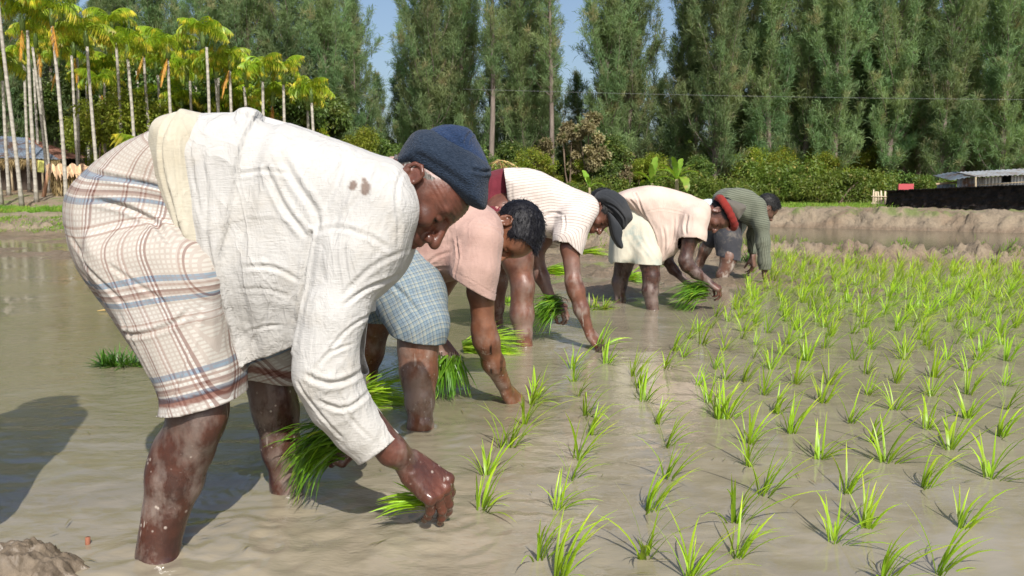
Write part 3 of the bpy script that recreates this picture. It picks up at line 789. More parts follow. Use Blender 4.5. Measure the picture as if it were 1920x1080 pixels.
def plainmat(name, c, rough=.6, spec=.4, metal=0.0):
    m = NT(name); return m.done(m.bsdf(c, rough, None, spec, Metallic=metal))
def hair_cap(H, t, mat, front=.075, side=-.02, nape=-.055, thick=1.0, h=.004, lift=.0, seed=0, tuft=None):
    """short hair: follows the skull, parted from the face by a hairline, combed strands in relief"""
    S = SDF(); k = H.s
    S.ell(H.w(-.016, 0, .040), np.array((.104, .082, .092)) * k * thick, H.M, .02)
    S.ell(H.w(.036, 0, .052), np.array((.067, .071, .060)) * k * thick, H.M, .03)
    if tuft is not None: S.ell(H.w(*tuft[:3]), np.array(tuft[3]) * k, H.M, .03)
    def g(P):
        L = H.local(P); x, y, z = L.T
        n = .004 * vn(L * 70, seed)
        hl = x - (front + .0 * z) + np.maximum(0, .050 - z) * 1.5                 # hairline runs back below the temple
        hl = np.minimum(hl, np.where(tuft is not None, np.linalg.norm((L - np.array(tuft[:3] if tuft else (9, 9, 9))) / np.array(tuft[3] if tuft else (1, 1, 1)), axis=1) * .03 - .034, 9.))
        below = nape - z + np.maximum(0, x + .03) * 1.4 * (x > -.03)
        side_ = np.where((np.abs(y) > .05) & (x < .045) & (x > .0), -.028 - z, 9.)
        ear = .032 - np.hypot(x + .006, (z + .008) * .85); hl = np.maximum(hl, np.where(np.abs(y) > .05, ear, -1))
        return np.maximum(hl + n, np.minimum(below, np.maximum(side_, below - .05)) + n)
    V, Q = S.mesh(h); V, Q = clip_mesh(V, Q, g); N = vnormals(V, Q); L = H.local(V)
    st = .0016 * vn(L * np.array((40, 260, 60)), seed) + .0016 * vn(L * np.array((60, 120, 260)), seed + 2)
    me = npmesh('hair', V + N * st[:, None] - np.array(t.location), Q, True); o = link('hair', me, t, mat)
    # single short strands so that the outline is not smooth
    idx = np.random.default_rng(seed).choice(len(V), 2600); P = V[idx] - np.array(t.location); Nn = N[idx]
    fl = nrm(np.tile(H.M[0] * .8 - H.M[2] * .1, (len(idx), 1)) + .35 * rng.normal(size=(len(idx), 3)) + .28 * Nn); sd = nrm(np.cross(fl, Nn)) * .0009 * k
    le = (.012 + .010 * rng.random((len(idx), 1))) * k
    A = P - sd; B = P + sd; C = P + fl * le * .6 + Nn * .002; D = P + fl * le
    VV = np.stack((A, B, C, D), 1).reshape(-1, 3); i = np.arange(len(idx)) * 4
    FF = np.concatenate((np.stack((i, i + 1, i + 2), 1), np.stack((i + 1, i + 3, i + 2), 1)))
    tag(link('hair_strands', npmesh('hair_strands', VV, FF, False), t, mat), kind='stuff')
    return o

def man_pink():
    t = person('bare-headed man in faded pink short-sleeved shirt and blue checked wrap, second in the line', atz(770, 760))
    skin = skinmat('skin second man', (.115, .048, .028), (.21, .085, .045), .36, mud=(.34, .29, .25), mudamt=.6)
    H = Head(at(953, 433, 3.26), (-.12, -.26, -.95), (.96, -.16, -.08), 1.10)
    S = SDF()
    S.chain(pc((700, 470, 3.35, .12), (790, 420, 3.30, .09), (880, 440, 3.28, .09), (922, 435, 3.28, .056)), .06)
    S.cone(at(922, 425, 3.28), H.w(-.02, 0, -.03), .058, .056, .03)
    H.build(S)
    S.chain(pc((710, 500, 3.2, .11), (783, 600, 3.00, .082), (784, 650, 2.98, .072), (786, 700, 2.96, .064), (787, 750, 2.94, .052), (788, 800, 2.92, .0445), (789, 830, 2.91, .043)), .03)
    S.ell(at(783, 690, 2.99), (.055, .055, .10), None, .05)
    S.chain(pc((690, 490, 3.45, .11), (700, 600, 3.42, .078), (688, 660, 3.44, .070), (683, 705, 3.45, .050), (682, 740, 3.45, .046), (682, 770, 3.45, .046)), .03)
    S.chain(pc((905, 455, 3.13, .062), (902, 545, 3.12, .051), (907, 618, 3.13, .045), (912, 640, 3.14, .049), (925, 680, 3.18, .042), (948, 728, 3.25, .029)), .03)
    hand(S, at(949, 730, 3.25), (.42, .35, -.62), (.55, -.6, .5), -1, curl=(.5, .4, .3), spread=.03, thumb=(.1, .4), sc=1.05)
    S.chain(pc((880, 450, 3.45, .055), (800, 585, 3.46, .045), (822, 640, 3.38, .030)), .03)
    hand(S, at(824, 642, 3.38), (.45, -.15, -.7), (.2, -.85, .3), 1, curl=(.7, .8, .6), spread=.08, thumb=(.2, .4), sc=1.05)
    body_obj('body', S, .0046, skin, t, lambda V: H.tint(V, (.8, .55, .55), moustache=(.2, .17, .16), stubble=(.4, (.4, .36, .36))), legmud(.45), lambda V, N: (V[:, 2] < .5) * .0012 * fbm(V * 22, 3, 12))
    pale = (.27, .34, .39); dk = (.035, .055, .085); bl = (.10, .20, .29); gw = (.42, .44, .40)
    r1 = [(0, gw), (.12, dk), (.16, pale), (.30, gw), (.50, bl), (.56, pale), (.80, dk), (.83, pale)]
    plaid = plaidmat('blue checked cotton', r1, .042, r1, .046, fine=None, dirtamt=.15, wr=.5)
    S = SDF()
    S.chain(pc((720, 470, 3.25, .19), (770, 560, 3.08, .135), (786, 612, 2.99, .100), (786, 655, 2.975, .088)), .05)
    S.ell(at(806, 605, 2.98), (.05, .06, .06), None, .06)
    S.chain(pc((690, 480, 3.45, .17), (702, 575, 3.42, .115), (704, 620, 3.42, .105)), .05)
    g1 = line_px((822, 641), (742, 628), 2.98); g2 = line_px((745, 602), (660, 594), 3.42)
    def clip(P):
        w = sstep(3.18, 3.24, P[:, 1]); return g1(P) * (1 - w) + g2(P) * w
    c0 = at(720, 470, 3.1)
    def uv(V):
        q = V - c0; a = nrm(at(786, 625, 3.0) - c0); v = q @ a; u = q @ np.array((-a[2], 0, a[0])) + .5 * q[:, 1]
        w = vn(V * 8, 3) * .012; return np.stack((u + w + .3 * v * v, v + w * 1.2), 1)
    cloth_obj('lungi', S, .0062, plaid, t, [folds([(at(760, 540, 3.0), (.9, 0, .1), .16, .008, .035, .4), (at(800, 600, 2.95), (.5, 0, -.8), .1, .006, .028, .5)], 31), crumple(.004, (9, 9, 6), 33),
              crease([(700, 520), (750, 540), (800, 590)], 3.0, .012, .012)], clip, uv, .003)
    shm = clothmat('faded pink cotton', (.48, .325, .28), (.38, .25, .215), (.26, .13, .11), .6, wr=.6)
    S = SDF()
    S.poly([(600, 360), (660, 318), (735, 293), (800, 305), (860, 340), (900, 378), (932, 402), (939, 430), (936, 470), (926, 500), (890, 515), (853, 527), (805, 536), (790, 528), (826, 584), (812, 584), (770, 520), (748, 470), (690, 450)], 3.30, .20, .12, .03, smooth=3,
           Tf=lambda P: .22 - .10 * sstep(.62, .45, P[:, 2]))
    sl = [(908, 430, 3.16, .065), (898, 448, 3.12, .088), (890, 500, 3.10, .090), (887, 560, 3.10, .088)]
    S.chain(pc(*sl), .04); slS = SDF(); slS.chain(pc(*sl), .04); slT = SDF(); slT.chain(pc(*sl[-2:]), .04)
    S.chain(pc((890, 440, 3.45, .09), (850, 540, 3.48, .08)), .04)
    gc = line_px((922, 563), (848, 520), 3.05); gb = line_px((848, 534), (800, 544), 3.2); gn = line_px((944, 395), (946, 480), 3.2)
    def clip(P):
        return np.maximum(np.where(slT.eval(P.astype(np.float32)) < .010, gc(P), -1), np.where(slS.eval(P.astype(np.float32)) > .01, np.minimum(gb(P), 1), -1))
    cloth_obj('shirt', S, .0058, shm, t, [crease([(856, 440), (862, 480), (852, 520)], 3.10, .006, .014), crease([(700, 430), (760, 450), (850, 440)], 3.15, .01, .010), crease([(880, 420), (930, 430), (945, 450)], 3.05, .005, .005),
              crease([(795, 500), (820, 480), (850, 470)], 3.12, .008, .010), crease([(780, 520), (800, 505), (850, 500)], 3.12, .007, .010), crease([(760, 480), (790, 520), (822, 575)], 3.12, .006, .006, step=.005, taper=False),
              crease([(852, 512), (885, 525), (928, 555)], 3.02, .004, .004, taper=False), folds([(at(890, 500, 3.05), (.5, 0, -1), .11, .008, .032, .3), (at(820, 470, 3.1), (.8, 0, .3), .13, .008, .03, .4), (at(880, 400, 3.1), (1, 0, -.4), .12, .005, .03, .2)], 41), crumple(.005, (9, 9, 7), 43)], clip, None, .0035)
    hair_cap(H, t, hairmat('wet black hair', (.004, .004, .006), (.014, .014, .018)), front=.094, nape=-.03, thick=1.03, h=.0042, seed=3, tuft=(.098, -.02, .085, (.034, .05, .040)))
    return t

def man_stripe():
    t = person('man in dark peaked cap, thinly striped white shirt and maroon wrap, third in the line', atz(965, 630))
    skin = skinmat('skin third man', (.10, .042, .030), (.19, .080, .050), .38, mud=(.28, .23, .20), mudamt=.75)
    H = Head(at(1121, 396, 4.66), (.28, -.28, -.92), (.93, -.06, .34), 1.06)
    S = SDF()
    S.chain(pc((940, 390, 4.8, .12), (1000, 385, 4.75, .09), (1065, 405, 4.7, .09), (1096, 408, 4.68, .06)), .06)
    S.cone(at(1098, 400, 4.68), H.w(-.02, 0, -.04), .062, .056, .03)
    H.build(S, cr=.9)
    S.chain(pc((945, 400, 4.65, .12), (970, 485, 4.58, .090), (980, 535, 4.56, .064), (979, 555, 4.55, .060), (980, 590, 4.54, .062), (982, 625, 4.53, .046), (984, 650, 4.52, .040), (984, 670, 4.51, .042)), .03)
    S.ell(at(984, 538, 4.52), (.045, .045, .055), None, .04); S.ell(at(976, 588, 4.56), (.05, .05, .09), None, .05)
    S.chain(pc((930, 410, 5.0, .12), (938, 490, 5.2, .080), (934, 530, 5.22, .060), (930, 575, 5.25, .052), (930, 606, 5.28, .042), (930, 625, 5.3, .044)), .03)
    S.chain(pc((1078, 415, 4.52, .062), (1069, 465, 4.48, .052), (1075, 528, 4.44, .043), (1080, 545, 4.44, .046), (1090, 580, 4.43, .040), (1104, 620, 4.42, .028)), .03)
    hand(S, at(1105, 622, 4.42), (.55, -.1, -.7), (.5, -.5, .5), -1, curl=(.35, .75, .6), spread=.06, thumb=(.2, .5), sc=1.05)
    S.chain(pc((1060, 415, 4.9, .06), (1008, 462, 4.88, .050), (1003, 480, 4.86, .052), (1016, 520, 4.82, .042), (1034, 562, 4.75, .029)), .03)
    hand(S, at(1035, 564, 4.75), (.65, -.2, -.45), (.35, -.5, .75), 1, curl=(.7, .8, .5), spread=.03, thumb=(.1, .4), sc=1.05)
    body_obj('body', S, .0055, skin, t, lambda V: H.tint(V, (.85, .6, .6), moustache=(.45, .4, .4)), lambda V: (legmud(.62)(V) * .9 + .25 * (V[:, 0] > at(1040, 500, 4.5)[0]) * (V[:, 2] < .42)).astype(np.float32), None)
    mar = clothmat('maroon cotton', (.16, .022, .035), (.11, .014, .025), (.3, .12, .10), .12, wr=.6, ysc=.5)
    S = SDF()
    S.poly([(890, 350), (905, 330), (925, 320), (950, 316), (975, 330), (990, 420), (1002, 470), (960, 500), (915, 500), (880, 440), (880, 380)], 4.82, .19, .12, .03)
    S.chain(pc((945, 420, 4.65, .15), (972, 475, 4.58, .110)), .05)
    def mt(V):
        T = np.ones((len(V), 3), np.float32); a = at(915, 385, 4.6); b = at(958, 392, 4.6); q = V - a; d = nrm(b - a); s = q @ d; h = q @ np.array((-d[2], 0, d[0]))
        m = (np.abs(h - .012 * np.sin(s * 60)) < .007) * (np.sin(s * 260) > -.2); T[m] = (3.6, 16, 8); return T
    cloth_obj('lungi', S, .0075, mar, t, [folds([(at(930, 360, 4.6), (.35, 0, -1), .2, .012, .030, .3)], 51), crumple(.005, (10, 10, 4), 52)], line_px((1010, 440), (890, 440), 4.6), None, .004, tint=mt)
    shm = clothmat('striped cotton', (.66, .60, .56), (.60, .53, .49), (.42, .34, .25), .35, wr=.35, stripes=(0, .0165, .15, (.24, .17, .15)))
    S = SDF()
    S.poly([(925, 325), (945, 316), (975, 315), (1010, 321), (1045, 338), (1080, 354), (1108, 366), (1114, 382), (1110, 412), (1098, 440), (1060, 444), (1033, 447), (1003, 440), (975, 428), (955, 410), (945, 380)], 4.72, .20, .11, .03,smooth=4)
    sl = [(1096, 392, 4.56, .085), (1078, 412, 4.52, .092), (1068, 445, 4.49, .086), (1064, 480, 4.48, .082)]
    S.chain(pc(*sl), .04); slS = SDF(); slS.chain(pc(*sl), .04); slT = SDF(); slT.chain(pc(*sl[-2:]), .04)
    S.chain(pc((1065, 410, 4.9, .09), (1035, 440, 4.92, .085)), .04)
    gc = line_px((1088, 476), (1048, 438), 4.45); gl = line_px((956, 400), (944, 312), 4.6); gb = line_px((1060, 452), (1003, 444), 4.6)
    ar = nrm(np.array((.75, 0, -.66)))
    def uv(V):
        q = V - at(1080, 400, 4.5); body = q @ nrm(np.array((-.15, .25, 1.0)))
        sle = q @ nrm(np.array((.9, .5, .25))); w = sstep(.10, .03, slS.eval(V.astype(np.float32))) * sstep(.02, -.06, V[:, 2] - at(1078, 425, 4.5)[2])
        bend = .28 * np.clip((V[:, 0] - at(1030, 380, 4.7)[0]), 0, .4); u = (body + bend) * (1 - w) + sle * w
        return np.stack((u + .004 * vn(V * 9, 2), V[:, 0]), 1)
    cloth_obj('shirt', S, .0066, shm, t, [crease([(1100, 372), (1085, 385), (1084, 400), (1095, 408)], 4.5, .006, .008, taper=False), crease([(1056, 400), (1058, 420), (1053, 440)], 4.5, .008, .012), crease([(960, 330), (962, 380), (990, 430)], 4.6, .01, .006),
              crease([(1000, 420), (1030, 400), (1056, 402)], 4.55, .012, .012), folds([(at(1030, 400, 4.6), (.9, 0, .4), .15, .010, .04, .4), (at(1075, 440, 4.4), (.6, 0, -1), .1, .006, .03, .3)], 61), crumple(.005, (8, 8, 8), 63)],
              lambda P: np.maximum(np.maximum(gc(P) - 1e3 * (slT.eval(P.astype(np.float32)) > .008), gl(P)), -1), uv, .004)
    hair_cap(H, t, hairmat('black hair under the cap', (.006, .006, .007), (.03, .03, .03)), front=.07, nape=-.045, thick=1.0, h=.005, seed=5)
    cp = clothmat('charcoal cap cotton', (.022, .025, .030), (.032, .036, .042), (.08, .07, .06), .2, wr=.35)
    c = thing_part('cap', t)
    S = SDF()
    S.poly([(1113, 372), (1121, 360), (1136, 355), (1153, 359), (1170, 371), (1179, 388), (1187, 408), (1178, 420), (1166, 432), (1150, 412), (1136, 394), (1122, 384)], 4.64, .105, .085, .02, smooth=4)
    cloth_obj('crown', S, .0052, cp, c, [crumple(.004, (12, 12, 12), 71), crease([(1128, 378), (1150, 388), (1168, 410), (1168, 428)], 4.6, .007, .012), crease([(1125, 362), (1150, 375), (1172, 400)], 4.6, .006, .004)], None, None, 0)
    S = SDF()
    S.poly([(1140, 398), (1152, 408), (1167, 430), (1166, 448), (1169, 462), (1164, 467), (1156, 458), (1149, 444), (1145, 425)], 4.58, .080, .022, .015, smooth=4)
    cloth_obj('visor', S, .005, cp, c, [crumple(.002, (12, 12, 12), 72)], None, None, 0)
    b = MB(); b.box(at(1124.5, 379, 4.548), (.022, .004, .020), Matrix.Rotation(.3, 3, 'Y')); b.build('cap_tag', plainmat('pale tag', (.6, .62, .62)), c)
    b = MB(); p = at(1166, 421, 4.515)
    b.tube([p + .010 * np.array((math.cos(q), 0, math.sin(q))) for q in np.arange(0, 6.0, .6)], .0025, 5); b.tube([p + np.array((.004, 0, -.010)), p + np.array((.014, 0, -.032))], .003, 5)
    b.build('emblem', plainmat('yellow thread', (.55, .42, .10)), c)
    return t
def thing_part(name, parent):
    o = bpy.data.objects.new(name, None); COL.objects.link(o); o.parent = parent; o.empty_display_size = .05
    return o

def man_peach():
    t = person('bearded man in peach shirt and stained cream shorts with a red band round his cap', atz(1190, 578))
    skin = skinmat('skin fourth man', (.085, .038, .030), (.16, .070, .048), .40, mud=(.24, .19, .17), mudamt=.7)
    H = Head(at(1345, 403, 6.02), (.02, -.24, -.97), (.97, -.2, .10), 1.08)
    S = SDF()
    S.chain(pc((1195, 420, 6.2, .12), (1240, 400, 6.15, .09), (1290, 407, 6.1, .09), (1318, 410, 6.05, .06)), .06)
    S.cone(at(1320, 405, 6.05), H.w(-.02, 0, -.04), .062, .056, .03)
    H.build(S, cr=.9)
    S.chain(pc((1200, 430, 6.12, .09), (1218, 492, 6.0, .074), (1221, 520, 5.98, .062), (1219, 545, 5.97, .058), (1222, 568, 5.96, .044), (1225, 585, 5.95, .040), (1226, 600, 5.94, .04)), .03)
    S.chain(pc((1180, 430, 6.35, .12), (1172, 486, 6.34, .078), (1168, 505, 6.34, .066), (1161, 530, 6.34, .055), (1163, 565, 6.33, .040), (1164, 580, 6.32, .04)), .03)
    S.ell(at(1163, 527, 6.36), (.05, .05, .08), None, .04)
    S.chain(pc((1300, 410, 5.95, .062), (1293, 450, 5.92, .056), (1285, 488, 5.9, .047), (1289, 498, 5.9, .047), (1305, 512, 5.9, .040), (1327, 527, 5.9, .028)), .03)
    hand(S, at(1328, 528, 5.9), (.75, -.1, -.5), (.4, -.3, .8), -1, curl=(.8, .9, .5), spread=.02, thumb=(.1, .5), sc=1.1)
    S.chain(pc((1290, 420, 6.25, .06), (1248, 484, 6.2, .046), (1262, 505, 6.15, .036), (1281, 523, 6.08, .028)), .03)
    hand(S, at(1282, 524, 6.08), (.8, -.2, -.4), (.3, -.3, .8), 1, curl=(.6, .7, .5), spread=.03, thumb=(.1, .4), sc=1.05)
    body_obj('body', S, .0068, skin, t, lambda V: H.tint(V, (.8, .55, .55), moustache=(.2, .17, .17), stubble=(.95, (.14, .12, .13))), legmud(.50))
    sh = clothmat('stained cream cotton', (.62, .58, .47), (.54, .52, .43), (.20, .36, .38), .75, wr=.4, dscale=6.5)
    S = SDF()
    S.poly([(1172, 390), (1200, 370), (1240, 400), (1250, 450), (1238, 500), (1200, 500), (1180, 500), (1150, 500), (1148, 470), (1152, 430), (1160, 405)], 6.2, .20, .10, .03)
    S.chain(pc((1205, 430, 6.1, .14), (1214, 480, 6.02, .100), (1215, 510, 6.0, .100)), .04)
    gn = line_px((1238, 496), (1190, 494), 6.0); gf = line_px((1186, 462), (1150, 486), 6.3)
    def clip(P):
        w = sstep(6.12, 6.20, P[:, 1] - .6 * (P[:, 0] - at(1190, 480, 6.1)[0])); return gn(P) * (1 - w) + gf(P) * w
    cloth_obj('shorts', S, .008, sh, t, [folds([(at(1215, 460, 6.0), (.5, 0, -1), .2, .012, .05, .3)], 81), crumple(.007, (7, 7, 5), 82)], clip, None, .005)
    shm = clothmat('peach cotton', (.65, .52, .45), (.56, .44, .38), (.40, .27, .20), .25, wr=.35)
    S = SDF()
    S.poly([(1158, 372), (1168, 361), (1190, 354), (1222, 349), (1255, 353), (1285, 362), (1308, 372), (1325, 384), (1328, 400), (1322, 420), (1312, 448), (1290, 455), (1272, 468), (1262, 478), (1250, 484), (1236, 492), (1226, 470), (1210, 430), (1190, 400), (1172, 388)], 6.15, .21, .11, .03, smooth=4)
    sl = [(1312, 395, 5.98, .085), (1302, 412, 5.94, .098), (1297, 440, 5.92, .098), (1295, 470, 5.90, .095)]
    S.chain(pc(*sl), .04); slS = SDF(); slS.chain(pc(*sl), .04); slT = SDF(); slT.chain(pc(*sl[-2:]), .04)
    gc = line_px((1320, 452), (1278, 434), 5.9)
    cloth_obj('shirt', S, .0078, shm, t, [crease([(1190, 362), (1205, 400), (1225, 440), (1234, 480)], 6.0, .010, .016, taper=False), crease([(1175, 370), (1195, 392), (1215, 425)], 6.0, .010, .012), crease([(1262, 400), (1260, 440), (1252, 478)], 5.98, .012, .018),
              crease([(1285, 400), (1280, 420), (1279, 440)], 5.95, .012, .018), crease([(1240, 420), (1245, 450), (1243, 480)], 5.98, .012, .018), crease([(1205, 398), (1240, 392), (1290, 402)], 5.98, .006, .006), folds([(at(1240, 450, 6), (.1, 0, -1), .18, .014, .05, .3), (at(1300, 430, 5.9), (.4, 0, -1), .12, .01, .04, .3)], 91), crumple(.008, (7, 7, 6), 93)],
              lambda P: np.where(slT.eval(P.astype(np.float32)) < .008, gc(P), -1.), None, .005)
    hair_cap(H, t, hairmat('black hair of bearded man', (.004, .004, .005), (.014, .014, .015)), front=.05, nape=-.05, thick=1.02, h=.006, seed=7)
    c = thing_part('cap', t)
    S = SDF(); S.poly([(1356, 374), (1372, 376), (1388, 381), (1398, 388), (1391, 401), (1381, 414), (1370, 405), (1360, 390)], 6.0, .095, .07, .02, smooth=4)
    cloth_obj('crown', S, .0065, clothmat('olive grey cap', (.13, .12, .10), (.10, .09, .08), (.2, .17, .12), .3, wr=.5), c, [crumple(.007, (10, 10, 10), 95)], None, None, 0)
    S = SDF(); M_ = nrm(at(1375, 424, 6.0) - at(1350, 374, 6.0)); c0 = at(1362, 399, 6.0)
    ring = [c0 + M_ * .128 * math.cos(q) + np.array((0, 1, 0)) * .098 * math.sin(q) for q in np.linspace(0, 2 * math.pi, 19)]
    for a, b in zip(ring[:-1], ring[1:]): S.cone(a, b, .021, .021, .012, (np.cross(M_, (0, 1, 0)), 1.25))
    cloth_obj('cap_band', S, .006, clothmat('red band', (.24, .025, .018), (.18, .018, .014), None, 0, wr=.5), c, [crumple(.003, (14, 14, 14), 96)], None, None, 0)
    return t

def man_green():
    t = person('man in green striped long-sleeved shirt and dark shorts, farthest of the planters', atz(1352, 528))
    skin = skinmat('skin fifth man', (.10, .050, .036), (.19, .10, .07), .45, mud=(.36, .32, .28), mudamt=1.0)
    H = Head(at(1436, 391, 7.85), (.55, .10, -.62), (.62, .0, .75), 1.08)
    S = SDF()
    S.chain(pc((1358, 418, 8.0, .11), (1385, 388, 7.95, .09), (1412, 392, 7.9, .09), (1424, 398, 7.88, .055)), .06)
    S.cone(at(1422, 394, 7.88), H.w(-.03, 0, -.03), .060, .056, .03)
    H.build(S)
    S.chain(pc((1366, 430, 7.9, .09), (1366, 484, 7.85, .080), (1362, 500, 7.85, .066), (1354, 515, 7.85, .056), (1350, 535, 7.86, .048)), .03)
    S.chain(pc((1350, 430, 8.15, .10), (1334, 445, 8.15, .075), (1322, 468, 8.2, .060), (1312, 492, 8.25, .045), (1309, 505, 8.25, .045)), .03)
    S.chain(pc((1424, 400, 7.75, .055), (1429, 450, 7.72, .045), (1434, 512, 7.72, .030)), .03)
    hand(S, at(1434, 513, 7.72), (.25, -.1, -.6), (.6, -.6, .2), -1, curl=(.6, .5, .3), spread=.03, thumb=(.1, .5), sc=1.1)
    S.chain(pc((1420, 400, 8.05, .055), (1412, 450, 8.1, .045), (1411, 480, 8.05, .032)), .03)
    hand(S, at(1411, 481, 8.05), (.1, -.1, -.8), (.6, -.6, .2), 1, curl=(.6, .5, .3), sc=1.1)
    body_obj('body', S, .0085, skin, t, lambda V: H.tint(V, (.85, .6, .6)), lambda V: (sstep(.5, .35, V[:, 2]) * (V[:, 0] < at(1390, 500, 7.8)[0])).astype(np.float32))
    S = SDF(); S.chain(pc((1362, 405, 8.0, .15), (1366, 450, 7.92, .125), (1366, 500, 7.88, .125)), .05); S.chain(pc((1352, 420, 8.12, .13), (1334, 447, 8.15, .10)), .05)
    gs = line_px((1384, 489), (1346, 480), 7.85)
    cloth_obj('shorts', S, .010, clothmat('dark shorts', (.035, .038, .048), (.055, .055, .062), (.25, .22, .18), .5, wr=.4, dscale=12), t, [crumple(.010, (7, 7, 5), 101)], gs, None, .005)
    shm = clothmat('green striped shirt cotton', (.165, .18, .135), (.14, .155, .115), (.2, .19, .14), .25, wr=.35, stripes=(0, .020, .30, (.06, .07, .05)), zdirt=(.05, .35, .3))
    S = SDF()
    S.poly([(1345, 372), (1354, 360), (1370, 354), (1390, 353), (1408, 358), (1422, 370), (1432, 388), (1438, 410), (1436, 425), (1421, 428), (1408, 422), (1392, 416), (1380, 408), (1366, 396), (1352, 388)], 7.93, .20, .10, .03, smooth=4)
    sl = [(1420, 388, 7.78, .085), (1427, 420, 7.74, .075), (1430, 455, 7.72, .066), (1434, 490, 7.71, .058), (1436, 525, 7.71, .052)]
    S.chain(pc(*sl), .04); S.chain(pc((1420, 400, 8.05, .08), (1412, 440, 8.1, .06), (1411, 470, 8.05, .05)), .04)
    XL = at(1378, 400, 7.8)[0]; gc = line_px((1450, 504), (1420, 506), 7.7); gl = line_px((1366, 400), (1340, 372), 7.9)
    def uv(V):
        w = sstep(.0, -.08, V[:, 2] - at(1425, 430, 7.7)[2]); u = (V[:, 2] + .2 * V[:, 0]) * (1 - w) + (V[:, 0] * 1 + V[:, 1] * .5) * w
        return np.stack((u + .006 * vn(V * 9, 1), V[:, 1]), 1)
    cloth_obj('shirt', S, .009, shm, t, [crumple(.009, (8, 8, 6), 111), folds([(at(1430, 460, 7.7), (1, 0, .3), .2, .01, .04, .4)], 112)], lambda P: np.maximum(gc(P), np.where(P[:, 0] < XL, gl(P), -1)), uv, .005)
    hair_cap(H, t, hairmat('short black hair', (.007, .007, .008), (.03, .03, .03)), front=.075, nape=-.05, thick=1.03, h=.007, seed=9)
    S = SDF(); S.poly([(1350, 374), (1362, 364), (1374, 366), (1374, 380), (1360, 384)], 7.93, .185, .08, .02)
    cloth_obj('undershirt', S, .010, clothmat('orange undershirt', (.50, .20, .07), (.42, .16, .06)), t, [crumple(.004, (9, 9, 9), 7)], None, None, 0)
    S = SDF(); S.poly([(1300, 384), (1312, 376), (1335, 374), (1352, 380), (1350, 396), (1318, 396)], 8.12, .10, .05, .02); S.poly([(1384, 408), (1402, 408), (1400, 424), (1392, 440), (1384, 446)], 8.05, .05, .03, .02)
    cloth_obj('waist_cloth', S, .010, clothmat('pale blue white cloth', (.62, .68, .72), (.52, .62, .70)), t, [crumple(.006, (9, 9, 9), 8)], None, None, 0)
    return t

# ------------------------------------------------------------------ terrain, bunds, water
BUND = np.array([(16, 4.5), (10, 7.4), (6.4, 9.35), (4.6, 10.1), (3.2, 10.7), (2.2, 11.7), (.8, 12.9), (-2, 14.6), (-6, 16.2), (-10.5, 17.2), (-20, 18.4), (-40, 20)], float)
POND = np.array([(30, 8.0), (18, 13.4), (11.2, 17.2), (8.6, 18.9), (6.6, 20.3), (4, 21.6), (1.5, 22.4), (-1.2, 21.0), (-2.4, 17.0)], float)   # far waterline of the pond
def pl_dist(x, y, L):
    """distance to a polyline, positive on its far side"""
    best = np.full(x.shape, 1e9); sg = np.ones(x.shape)
    for a, b in zip(L[:-1], L[1:]):
        e = b - a; wx = x - a[0]; wy = y - a[1]; t = np.clip((wx * e[0] + wy * e[1]) / (e @ e), 0, 1)
        d = np.hypot(wx - t * e[0], wy - t * e[1]); c = -(e[0] * wy - e[1] * wx); k = d < best
        best = np.where(k, d, best); sg = np.where(k, np.sign(c), sg)
    return best * sg
BC, PC = catmull(BUND, 4, False), catmull(POND, 4, False)
